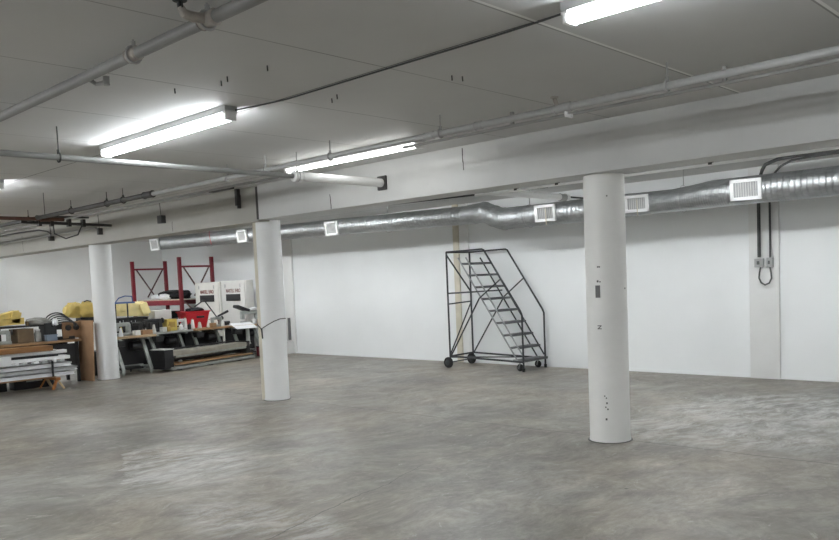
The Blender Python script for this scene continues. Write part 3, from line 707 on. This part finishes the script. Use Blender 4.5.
MB().box((-15.62, 6.62, 1.0), (.04, .55, .32), bev=.004).build('board', 'card', t)
for yy in (6.45, 6.60, 6.75): MB().lathe([(.01, .0), (.055, .004), (.055, .03), (.04, .036), (.01, .036)], (-15.60, yy, 1.045), 18, 'X').build('dial', 'mach_bk', t)
# coil of black hose on a pile
t = thing('hose_coil', 'coil of black corrugated hose lying on the left workbench pile', 'hose', (-15.6, 6.3, 1.14))
for k in range(6):
    pts = []
    for j in range(28):
        a = PI*(-.06+1.12*j/27)
        pts.append((-15.72+.05*k-.02*math.sin(a), 6.30-(.25-.008*k)*math.cos(a)+.012*k, 1.10+(.24-.034*k)*math.sin(a)))
    MB().tube(pts, .012, 8).build('hose_turn', 'rubber' if k % 2 == 0 else 'cable', t)
MB().lathe([(.02, 0), (.06, .02), (.05, .12), (.02, .15)], (-15.52, 6.18, 1.10), 14).build('chrome_end', 'alu2', t)
solo('equipment_case', MB().box((-15.76, 6.27, 1.115), (.30, .50, .04), bev=.006), 'black', 'flat black case lid under the hose coil', 'case')
# yellow wraps etc on the raised board
solo('foam_bundle', MB().box((-15.75, 5.20, 1.22), (.34, .92, .12), Matrix.Rotation(.03, 3, 'X'), bev=.012).box((-15.76, 5.22, 1.30), (.30, .78, .10), Matrix.Rotation(.22, 3, 'X'), bev=.012).box((-15.70, 5.52, 1.30), (.24, .16, .22), Matrix.Rotation(-.25, 3, 'X'), bev=.012), 'yellow', 'yellow foam bundle on the dark shelf at the left edge', 'foam')
solo('plastic_bag', MB().lump((-15.85, 4.92, 1.47), (.32, .56, .17), 5, .22), 'plastic', 'crumpled clear plastic bag on top of the left yellow bundle', 'bag')
solo('cloth_bundle', MB().lump((-15.70, 5.93, 1.20), (.34, .42, .15), 8, .25), 'greybag', 'grey crumpled cloth on the dark shelf left of the hose coil', 'cloth')
solo('tin_can', MB().lathe([(.03, 0), (.03, .07), (.026, .075)], (-15.6, 5.71, 1.14), 14), 'cardbox', 'small dark brown tin on the dark shelf beside the yellow bundle', 'tin')
t = thing('yellow_bag', 'shiny yellow plastic bag bulging above the cardboard sheet', 'bag', (-15.75, 6.8, 1.16))
MB().lump((-15.78, 6.66, 1.37), (.30, .32, .30), 11, .38, 3, 0, 1.6).lump((-15.72, 6.88, 1.36), (.28, .34, .31), 13, .38, 3, 0, 1.6).build('bag_body', 'yellow', t)
MB().tube([(-15.66, 6.82, 1.53), (-15.66, 6.88, 1.55), (-15.66, 6.96, 1.53)], .012, 6).build('bag_tie', 'black', t)
solo('equipment_case', MB().box((-15.77, 6.88, 1.17), (.26, .30, .10), bev=.02), 'black', 'small black case under the yellow bag', 'case')
# cardboard sheet leaning by the column
t = solo('cardboard_sheet', MB().box((-15.43, 6.70, .585), (.52, .022, 1.17), Matrix.Rotation(-.045, 3, 'X') @ Matrix.Rotation(.1, 3, 'Z'), bev=.003), 'card', 'tall brown cardboard sheet leaning beside the leftmost column', 'cardboard')
# stack of white profiles on sawhorses
def sawhorse(y, label):
    t = thing('sawhorse', label, 'sawhorse', (-14.85, y, 0), group='low wooden sawhorses')
    MB().box((-14.90, y, .185), (.62, .07, .05)).build('crossbar', 'orange', t)
    for sx in (-1, 1):
        for sy in (-1, 1): MB().bar((-14.90+sx*.24, y, .18), (-14.90+sx*.29, y+sy*.10, .0), .045, .03).build('leg', 'orange' if sy < 0 else 'wood_lt', t)
    return t
sawhorse(5.80, 'low orange wooden sawhorse at the right end of the profile stack')
sawhorse(4.35, 'low wooden sawhorse under the left end of the profile stack outside the picture')
for k, (xx, zz, y1, mm) in enumerate(((-14.72, .224, 5.78, 'wood'), (-14.88, .224, 5.72, 'wood_lt'), (-15.04, .224, 5.76, 'wood'))):
    solo('wood_plank', MB().box((xx, (3.6+y1)/2, zz), (.13, y1-3.6, .026), bev=.003), mm, ['front tan plank lying under the white profiles', 'middle pale plank lying under the white profiles', 'rear tan plank lying under the white profiles'][k], 'plank', 'planks on the sawhorses')
def profile(x, z, y0, y1, w_, h_, label, m):
    t = thing('metal_profile', label, 'profile', (x, (y0+y1)/2, z), group='white metal profiles in the stack')
    a = Vector((x, (y0+y1)/2, z+h_/2)); n = MB()
    L_ = y1-y0; th = .008
    n.box(a+Vector((0, 0, h_/2-th/2)), (w_, L_, th)); n.box(a-Vector((0, 0, h_/2-th/2)), (w_, L_, th))
    n.box(a+Vector((-w_/2+th/2, 0, 0)), (th, L_, h_-2*th)); n.box(a+Vector((w_*.18, 0, 0)), (th, L_, h_-2*th))
    n.build('channel', m, t)
    MB().box(a+Vector((w_/2-.004, 0, h_/2-.012)), (.008, L_, .024)).build('lip', m, t)
    return t
names = ['bottom row', 'second row', 'third row']; cols = ['front', 'middle', 'rear']
for row in range(3):
    for c_ in range(3):
        y1 = 6.12 + .05*((row*2+c_*3) % 3) - .05*row
        profile(-14.70-.15*c_, .24+.082*row, 3.7, y1, .14, .066, 'white metal profile in the %s of the lower bundle, %s one' % (names[row], cols[c_]), 'alu2' if (row+c_) % 2 else 'alu')
rr = random.Random(3)
for k in range(7):
    yy = 4.95+.16*k+rr.uniform(-.03, .03)
    solo('metal_bracket', MB().box((-14.67+rr.uniform(-.02, .02), yy, .503), (.09, .10, .03), rr.uniform(-.6, .6), bev=.004).box((-14.66, yy+.03, .51), (.03, .05, .045), rr.uniform(-.6, .6)), 'alu' if k % 2 else 'alu2', 'small white metal bracket on the lower bundle, %s from the left' % ['first', 'second', 'third', 'fourth', 'fifth', 'sixth', 'seventh'][k], 'bracket', 'brackets on the lower bundle')
for k, (xx, yy) in enumerate(((-15.05, 5.95), (-15.05, 4.2))):
    solo('wood_plank', MB().box((xx-.0, yy, .505), (.20, .10, .05)), 'wood', ['short wood spacer under the right end of the upper profiles', 'short wood spacer under the left end of the upper profiles'][k], 'plank')
for k, (xx, zz, y1) in enumerate(((-14.73, .560, 6.06), (-14.90, .560, 6.08), (-14.80, .665, 6.04))):
    solo('metal_profile', MB().box((xx, (3.6+y1)/2, zz), (.155, y1-3.6, .062), bev=.012), 'alu', ['smooth white profile at the front of the upper bundle', 'smooth white profile at the rear of the upper bundle', 'smooth white profile on top of the upper bundle'][k], 'profile', 'white metal profiles in the stack')
solo('gap_shade_strip', MB().box((-14.80, 4.72, .612), (.20, 2.3, .04), bev=.004), 'black', 'black strip standing in for the dark gap between the upper white profiles', 'strip')  # black strip stands for the shade in the gap between profiles
t = solo('paper_wrap', MB().box((-14.70, 4.60, .585), (.26, .86, .17), bev=.01), 'paper', 'white paper wrap round the profiles at the left edge', 'paper wrap')
solo('strap', MB().tube([(-14.615, 5.72, .235), (-14.615, 5.72, .50), (-14.615, 5.71, .53), (-15.09, 5.71, .53), (-15.09, 5.72, .235)], .008, 6).box((-14.612, 5.72, .38), (.012, .035, .28)), 'black', 'black strap tying the lower bundle of white profiles', 'strap')
t = thing('brown_board', 'reddish-brown board lying on top of the white profiles', 'board', (-14.82, 4.7, .74))
MB().box((-14.84, 4.62, .745), (.42, 2.28, .09), bev=.006).build('panel', 'brown', t)
MB().box((-14.84, 5.78, .70), (.30, .10, .03)).build('end_bracket', 'alu2', t)

# ------------------------------------------------------------------ sewing area
def sewing_table(x, y, rz, label, top='wood', L_=1.15):
    t = thing('sewing_table', label, 'sewing table', (x, y, 0), rz, 'industrial sewing tables')
    MB().box((0, 0, .765), (.56, L_, .045), bev=.006).build('tabletop', top, t, False)
    for s_ in (-1, 1):
        yy = s_*(L_/2-.16)
        b = MB().bar((-.06, yy, .74), (.19, yy+.05, .08), .07, .045, (1, 0, 0)); b.box((.02, yy, .72), (.46, .06, .03)); b.build('leg', 'mach_gr', t, False)
        b = MB().box((-.0, yy, .06), (.60, .07, .045)); b.cyl((-.27, yy, 0), (-.27, yy, .05), .022, 8); b.cyl((.27, yy, 0), (.27, yy, .05), .022, 8); b.build('foot_rail', 'mach_gr', t, False)
    MB().box((-.02, 0, .16), (.05, L_-.36, .04)).build('stretcher', 'mach_gr', t, False)
    MB().box((.08, 0, .14), (.24, .34, .02), Matrix.Rotation(.2, 3, 'Y')).build('treadle', 'mach_bk', t, False)
    b = MB().lathe([(.03, 0), (.09, .01), (.10, .05), (.10, .2), (.08, .22), (.03, .24)], (-.05, .05, .56), 18, 'Y'); b.build('motor', 'mach_bk', t, False)
    MB().box((.06, -.25, .64), (.16, .20, .12), bev=.01).build('control_box', 'mach_bk', t, False)
    MB().box((-.20, 0, .45), (.03, L_-.1, .55)).build('dark_backing', 'black', t, False)  # black panel added to darken the space under the tabletop
    return t
sewing_table(-15.72, 7.72, .0, 'tan wood sewing table just right of the leftmost column', 'wood_lt', .92)
sewing_table(-16.30, 8.85, .15, 'sewing table with a pale worn top behind the long roller machine', 'tabletop', 1.08)
sewing_table(-16.42, 9.92, .12, 'sewing table with a worn top carrying the red bin', 'wood', .98)
sewing_table(-16.34, 10.92, .0, 'rearmost sewing table near the white column, with papers', 'wood_lt', .9)
sewing_head(-15.72, 7.60, .79, PI/2+.3, 'grey sewing machine with white arm on the tan table by the column', 'mach_gr', .85)
sewing_head(-15.88, 7.92, .79, PI/2-.4, 'dark sewing machine tilted on the right of the tan table', 'mach_bk', .8)
solo('wood_box', MB().box((-15.66, 8.02, .79+.045), (.24, .26, .09), .25, bev=.005), 'card', 'low brown tray on the right end of the tan table', 'tray')
sewing_head(-16.15, 8.50, .79, PI/2, 'dark sewing machine left of the yellow box on the pale table', 'mach_bk', .9)
t = thing('yellow_box', 'square ochre yellow box with a dark opening on the pale table', 'box', (-16.15, 8.93, .79))
MB().box((-16.18, 8.90, .92), (.22, .24, .26), bev=.01).build('box_body', 'yellow_b', t)
MB().box((-16.065, 8.90, .93), (.012, .14, .12)).build('opening', 'brass', t)
sewing_head(-16.30, 9.22, .79, PI/2+.5, 'small silver sewing machine right of the yellow box', 'alu2', .75)
solo('storage_box', MB().box((-16.95, 9.08, 1.13), (.32, .44, .22), .1, bev=.015), 'cab2', 'pale grey plastic storage box behind the yellow box', 'box')
t = thing('instrument_cart', 'dark cart behind the sewing machines holding the grey box', 'cart', (-16.85, 9.0, 0))
MB().box((-17.02, 9.22, 1.0), (.42, 1.0, .04)).build('top', 'black', t); legs4(t, -17.2, -16.84, 8.76, 9.68, .98, .05)
MB().box((-17.02, 9.22, .6), (.40, .95, .35)).build('equipment_block', 'mach_bk', t)
# red bin
t = thing('red_bin', 'bright red plastic tub on the sewing table', 'bin', (-16.55, 9.72, .79))
MB().rings([[(-16.60+sx*w_, 9.74+sy*l_, z) for sx, sy in ((-1, -1), (1, -1), (1, 1), (-1, 1))] for z, w_, l_ in ((.79, .15, .23), (1.14, .20, .30), (1.16, .225, .325), (1.175, .225, .325), (1.165, .195, .295), (.83, .14, .22))]).build('tub', 'redp', t)
MB().box((-16.36, 9.78, 1.04), (.02, .20, .05), bev=.008).build('handle', 'mach_bk', t)
solo('cloth_bundle', MB().lump((-16.60, 9.78, 1.20), (.28, .42, .10), 21, .3), 'black_c', 'black cloth heaped in the red tub', 'cloth')
for k, (yy, xx, hh) in enumerate(((9.38, -16.35, .24), (9.52, -16.28, .20), (9.93, -16.25, .16), (9.66, -16.22, .13))):
    t = thing('thread_cone', ['tall white thread cone left of the red tub', 'white thread cone in front of the red tub, left one', 'pale thread cone at the right of the red tub', 'small pale thread cone in front of the red tub'][k], 'thread cone', (xx, yy, .79), group='thread cones on the sewing table')
    MB().lathe([(.045, 0), (.05, .01), (.028, hh), (.012, hh+.005)], (xx, yy, .79), 16).build('thread', 'paper' if k < 2 else 'cab', t)
    MB().lathe([(.012, hh), (.012, hh+.03), (.006, hh+.032)], (xx, yy, .79), 10).build('cone_tip', 'wood', t)
sewing_head(-16.30, 10.16, .79, PI/2+.2, 'greenish sewing machine under the jointed lamp', 'mach_gr', .7)
t = thing('desk_lamp', 'dark jointed desk lamp arm in front of the white cabinets', 'lamp', (-16.5, 10.35, .79))
MB().lathe([(.06, 0), (.06, .02), (.015, .03), (.012, .12)], (-16.45, 10.30, .79), 14).build('lamp_base', 'mach_bk', t)
MB().tube([(-16.45, 10.30, .90), (-16.47, 10.26, 1.02), (-16.5, 9.98, 1.42)], .014, 8).build('lower_arm', 'mach_bk', t)
MB().tube([(-16.5, 9.98, 1.42), (-16.5, 9.72, 1.27)], .013, 8).build('upper_arm', 'mach_bk', t)
MB().tube([(-16.46, 10.24, 1.00), (-16.42, 10.55, 1.13)], [.02, .03], 10).build('lamp_shade', 'mach_bk', t)
for k, (xx, yy, ww, ll, rz, zz) in enumerate(((-16.40, 10.66, .30, .38, .2, .794), (-16.34, 10.74, .28, .36, -.25, .800), (-16.30, 10.84, .24, .32, .1, .806))):
    solo('paper_sheet', MB().box((xx, yy, zz), (ww, ll, .005), rz), 'paper', ['white paper sheet lowest on the rear table', 'white paper sheet turned askew on the rear table', 'white paper sheet on top at the right of the rear table'][k], 'paper', 'papers on the rear table')
t = sewing_head(-16.36, 11.12, .79, PI/2-.15, 'large dark sewing machine at the right end by the white column', 'mach_gr', 1.0)
solo('black_bag', MB().box((-16.42, 10.93, 1.17), (.22, .36, .07), Matrix.Rotation(-.35, 3, 'X'), bev=.02), 'black', 'black folded cover on the rearmost sewing machine', 'cover')
solo('white_cover', MB().lump((-16.30, 11.22, 1.15), (.20, .24, .08), 31, .2), 'paper', 'white cloth on the rearmost sewing machine', 'cloth')
t = thing('machine_pedestal', 'white machine pedestal under the rear table near the roller end', 'pedestal', (-16.32, 11.0, 0))
MB().lathe([(.03, .30), (.07, .32), (.05, .36), (.045, .70), (.06, .74)], (-16.32, 11.0, 0), 16).build('pedestal_post', 'mach_wh', t)
MB().lathe([(.02, .0), (.13, .01), (.12, .06), (.035, .10), (.03, .31)], (-16.32, 11.0, 0), 18).build('pedestal_foot', 'mach_bk', t)
solo('draped_sheet', MB().box((-16.05, 10.72, .775), (.34, .58, .006), Matrix.Rotation(.38, 3, 'Y')), 'paper', 'large white sheet drooping over the front edge of the rear table', 'sheet')
small = [  # x, y, shape, material, label, name, category
    (-15.50, 7.45, 'cone', 'paper', 'white thread cone at the left end of the tan table', 'thread_cone', 'thread cone'),
    (-15.92, 7.66, 'cone', 'yellow_b', 'yellow thread cone behind the tilted machine on the tan table', 'thread_cone', 'thread cone'),
    (-15.54, 7.80, 'box', 'mach_wh', 'white metal attachment box in front of the tilted machine', 'attachment_box', 'box'),
    (-15.96, 8.12, 'can', 'mach_gr', 'grey oil can at the rear right of the tan table', 'oil_can', 'can'),
    (-15.98, 8.42, 'cone', 'cab', 'off-white thread cone at the left end of the pale table', 'thread_cone', 'thread cone'),
    (-16.02, 8.66, 'box', 'mach_wh', 'small white box left of the yellow box', 'attachment_box', 'box'),
    (-15.98, 8.76, 'can', 'brass', 'ochre tin left of the yellow box front', 'tin_can', 'tin'),
    (-16.06, 9.10, 'can', 'paper', 'white round tub right of the yellow box', 'plastic_tub', 'tub'),
    (-16.55, 9.10, 'cone', 'paper', 'white thread cone behind the small silver machine', 'thread_cone', 'thread cone'),
    (-16.10, 9.33, 'can', 'mach_bk', 'black oil can at the right end of the pale table', 'oil_can', 'can'),
    (-16.18, 9.98, 'box', 'wood', 'small tan wooden block on the table under the lamp', 'wood_block', 'block'),
    (-16.25, 10.28, 'can', 'mach_wh', 'white tin beside the lamp base', 'tin_can', 'tin'),
    (-16.50, 10.55, 'box', 'mach_bk', 'black box beside the white sheet on the rear table', 'attachment_box', 'box'),
    (-16.14, 11.08, 'can', 'alu2', 'silver tin in front of the rearmost machine', 'tin_can', 'tin'),
    (-16.16, 11.28, 'box', 'card', 'small brown carton at the far right end of the rear table', 'cardboard_box', 'box')]
for x_, y_, sh, mm, lab, nm, ct in small:
    if sh == 'cone': b_ = MB().lathe([(.04, 0), (.045, .01), (.02, .17), (.01, .175)], (x_, y_, .79), 14)
    elif sh == 'can': b_ = MB().lathe([(.04, 0), (.042, .01), (.042, .10), (.03, .115), (.012, .12), (.010, .15)], (x_, y_, .79), 14)
    else: b_ = MB().box((x_, y_, .84), (.10, .13, .10), .2, bev=.008)
    solo(nm, b_, mm, lab, ct)
# yellow foam and the blue stand behind the tan table
solo('foam_bundle', MB().box((-16.75, 8.20, 1.235), (.44, .84, .16), Matrix.Rotation(-.06, 3, 'X'), bev=.015).box((-16.72, 8.22, 1.36), (.40, .62, .18), Matrix.Rotation(.05, 3, 'X') @ Matrix.Rotation(.08, 3, 'Z'), bev=.03).box((-16.66, 8.52, 1.30), (.36, .18, .26), Matrix.Rotation(.35, 3, 'X'), bev=.02), 'yellow_p', 'large pale yellow foam roll behind the tan sewing table', 'foam')
t = thing('crate_stack', 'black crate under the pale yellow foam', 'crate', (-16.85, 8.2, 0))
MB().box((-16.85, 8.15, .55), (.5, .95, 1.1), bev=.01).build('crate_body', 'black', t)
MB().box((-16.85, 8.15, 1.11), (.52, .97, .02)).build('lid', 'mach_bk', t)
t = thing('tray_stand', 'blue tray on thin black legs with a curved blue handle', 'stand', (-16.1, 7.8, 0))
MB().box((-16.1, 7.80, 1.46), (.18, .50, .035), bev=.01).build('tray', 'blue', t)
for yy in (7.64, 7.90): MB().cyl((-16.1, yy, 0), (-16.1, yy+.02, 1.45), .016, 8).build('leg', 'mach_bk', t)
MB().tube([(-16.1, 7.66, 1.47), (-16.1, 7.74, 1.56), (-16.1, 7.88, 1.60), (-16.1, 8.03, 1.585), (-16.1, 8.04, 1.47)], .012, 8).build('handle', 'blue', t)

# roller machine in front
rl = thing('roller_machine', 'long low roller machine with a pale cover and black end box', 'machine', (-15.72, 9.4, 0), .235)
Lh = 1.28
MB().box((0, .14, .35), (.36, 2*Lh-.2, .10), bev=.012).build('top_cover', 'beige', rl, False)
MB().cyl((.14, -Lh+.35, .285), (.14, Lh-.05, .285), .035, 14).build('roller', 'mach_gr', rl, False)
MB().cyl((-.05, -Lh+.35, .22), (-.05, Lh-.05, .22), .06, 14).build('roller', 'mach_bk', rl, False)
MB().box((.05, .15, .125), (.40, 2*Lh-.2, .03), bev=.006).build('lower_tray', 'wood', rl, False)
MB().box((.10, .12, .05), (.36, 2*Lh-.05, .06), bev=.006).build('base_rail', 'mach_gr', rl, False)
MB().box((.02, -Lh+.12, .25), (.40, .24, .40), bev=.012).build('end_box', 'black', rl, False)
MB().box((.02, -Lh+.12, .456), (.43, .27, .015), bev=.004).build('end_lid', 'cab2', rl, False)
MB().box((.0, Lh-.02, .22), (.36, .12, .40), bev=.012).build('end_plate', 'black', rl, False)
MB().box((-.15, .2, .43), (.05, 2*Lh-.7, .03)).build('guide_bar', 'black', rl, False)
for s_ in (-.9, 0, .9): MB().box((.08, s_, .012), (.34, .08, .024)).build('foot', 'black', rl, False)
solo('crumpled_paper', MB().lump((-15.56, 8.75, .165), (.07, .09, .045), 51, .3), 'paper', 'small scrap of white paper on the tray of the roller machine', 'paper')
t = thing('red_toolbox', 'small dark red box on the floor beside the white column', 'box', (-15.95, 11.22, 0))
MB().box((-15.95, 11.22, .13), (.26, .34, .22), bev=.012).build('box_body', 'dkred', t); MB().box((-15.95, 11.22, .245), (.27, .35, .02)).build('lid', 'black', t)
MB().box((-15.81, 11.22, .2), (.02, .1, .02)).build('handle', 'black', t)
# black blocks added to darken the space under and behind the tables
for k, (xx, yy, sx, sy, sz, lab) in enumerate(((-17.35, 9.9, .4, .5, .45, 'black crate added to darken the floor behind the red tub table'), (-17.3, 10.5, .4, .6, .5, 'black crate added to darken the floor under the rear papers'), (-16.3, 7.35, .35, .4, .5, 'black crate added to darken the space under the tan sewing table'), (-16.42, 11.80, .45, .36, .55, 'black block added to darken the floor at the rear wall'), (-15.9, 7.3, .3, .3, .42, 'black crate added to darken the space close behind the leftmost column'), (-15.36, 4.75, .26, .8, .2, 'low black crate added to darken the floor behind the white profiles at the left edge'), (-15.36, 5.62, .26, .7, .2, 'low black crate added to darken the floor behind the sawhorse'))):
    t = thing('filler_crate', lab, 'crate', (xx, yy, 0))
    MB().box((xx, yy, sz/2), (sx, sy, sz), bev=.012).build('crate_body', 'black', t)
    MB().box((xx+sx/2, yy, sz*.75), (.02, sy*.4, .04)).build('handle', 'mach_gr', t)

# ------------------------------------------------------------------ pallet rack
rk = thing('pallet_rack', 'red pallet rack with two upright frames and a board shelf', 'rack', (-20, 11, 0))
FR = [((-20.95, 10.52), (-20.95, 11.50), 2.50), ((-19.05, 10.86), (-19.05, 11.82), 2.53)]
for (a, b, H) in FR:
    for (x, y) in (a, b):
        o = MB().box((x, y, H/2), (.085, .085, H), bev=.006).build('upright', 'red', rk)
        MB().box((x, y, .01), (.14, .14, .02)).build('base_plate', 'red', o)
    MB().bar((a[0], a[1], 2.28), (b[0], b[1], 2.28), .05, .05).build('horizontal_brace', 'red', rk)
    MB().bar((a[0], a[1], .3), (b[0], b[1], .3), .04, .04).build('horizontal_brace', 'red', rk)
    m_ = ((a[0]+b[0])/2, (a[1]+b[1])/2)
    MB().bar((a[0], a[1]+.12, 2.26), (b[0], m_[1]+.14, 1.50), .03, .03).build('diagonal_brace', 'rackbrace', rk)
    MB().bar((b[0]+.02, b[1]-.10, 2.26), (a[0]+.02, m_[1]-.10, 1.50), .03, .03).build('diagonal_brace', 'rackbrace', rk)
    MB().bar((a[0], a[1], 1.45), (b[0], b[1], .5), .03, .03).build('diagonal_brace', 'rackbrace', rk)
for k in (0, 1):
    a, b = FR[0][k], FR[1][k]
    MB().bar((a[0], a[1]-.02, 1.34), (b[0], b[1]-.02, 1.34), .05, .13, (0, 0, 1)).build('shelf_beam', 'red', rk)
Rz = math.atan2(.34, 1.9)
MB().box((-20.0, 11.17, 1.417), (1.85, .92, .025), Rz).build('shelf_board', 'deck', rk)
solo('cloth_heap', MB().lump((-20.0, 11.22, 1.55), (1.15, .62, .24), 61, .3), 'black_c', 'heap of black cloth on the rack shelf', 'cloth')
solo('plastic_roll', MB().lump((-20.55, 11.0, 1.50), (.50, .26, .16), 62, .2), 'plastic', 'white plastic bundle on the rack shelf, left one', 'bundle')
solo('plastic_roll', MB().lump((-20.0, 10.92, 1.50), (.40, .24, .17), 63, .2), 'paper', 'white plastic bundle on the rack shelf beside the black heap', 'bundle')
solo('black_drum', MB().lathe([(.02, 0), (.30, 0), (.30, .04), (.29, .06), (.29, .86), (.30, .88), (.30, .92), (.02, .93)], (-19.6, 11.2, 0), 24), 'black', 'black drum standing under the rack shelf', 'drum')
t = thing('filler_crate', 'tall black crate filling the bottom of the red rack', 'crate', (-20.4, 11.1, 0))
MB().box((-20.35, 11.12, .55), (.7, .7, 1.1), bev=.012).build('crate_body', 'black', t); MB().box((-20.0, 10.9, .8), (.02, .3, .05)).build('handle', 'mach_gr', t)
# white cabinets
def cabinet(x0, x1, y, zt, label, body, ink, txt):
    t = thing('white_cabinet', label, 'cabinet', ((x0+x1)/2, y, 0), group='white cabinets by the rack')
    w_ = x1-x0; cx = (x0+x1)/2
    MB().box((cx, y+.125, zt/2), (w_, .22, zt), bev=.012).build('cabinet_body', body, t)
    MB().box((cx, y+.005, zt/2+.02), (w_-.08, .03, zt-.14), bev=.008).build('door_panel', body, t)
    MB().box((cx+.02, y-.018, zt-.42), (w_*.56, .02, .17), bev=.004).build('dark_slot', 'black', t)
    text(txt, .125, ink, t, (cx+.02, y-.012, zt-.255), facing((0, -1, 0)) @ Matrix.Diagonal((.72, 1, 1)), .002)
    for s_ in (-1, 1): MB().box((cx+s_*w_*.3, y-.014, zt-.13), (.035, .012, .09)).build('latch', 'galv_s', t)
    return t
cabinet(-18.98, -17.80, 11.22, 1.84, 'white cabinet with red lettering and black slot, left of the pair', 'cab', 'ink', 'MARTELL EHRO')
cabinet(-17.76, -16.66, 11.24, 1.85, 'greyer white cabinet with faded lettering, right of the pair', 'cab2', 'ink2', 'MARTELL EHRO')

# ------------------------------------------------------------------ camera, world, output look
cam = bpy.data.cameras.new('camera'); co = bpy.data.objects.new('camera', cam); COL.objects.link(co)
f, cx, cy = 799.14, 427.26, 334.65
yaw, pit, rol = (math.radians(a) for a in (-43.35341, -4.02799, -2.43951))
fw = Vector((math.sin(yaw)*math.cos(pit), math.cos(yaw)*math.cos(pit), math.sin(pit)))
rt = Vector((math.cos(yaw), -math.sin(yaw), 0)); up = rt.cross(fw)
r2 = rt*math.cos(rol)+up*math.sin(rol); u2 = -rt*math.sin(rol)+up*math.cos(rol)
co.matrix_world = Matrix.Translation((0, 0, 1.7)) @ Matrix((r2, u2, -fw)).transposed().to_4x4()
cam.sensor_fit = 'HORIZONTAL'; cam.sensor_width = 36; cam.lens = f*36/839
cam.shift_x = (419.5-cx)/839; cam.shift_y = (cy-270)/839
cam.clip_start = .05; cam.clip_end = 100
scn.camera = co
w = bpy.data.worlds.new('dim_interior'); scn.world = w; w.use_nodes = True
w.node_tree.nodes['Background'].inputs['Color'].default_value = (.5, .52, .55, 1)
w.node_tree.nodes['Background'].inputs['Strength'].default_value = .02
vs = scn.view_settings
vs.view_transform = 'Standard'; vs.look = 'None'; vs.gamma = 1.0; vs.use_curve_mapping = False
vs.exposure = 1.08
scn.cycles.max_bounces = 10; scn.cycles.diffuse_bounces = 6
scn.cycles.use_denoising = True
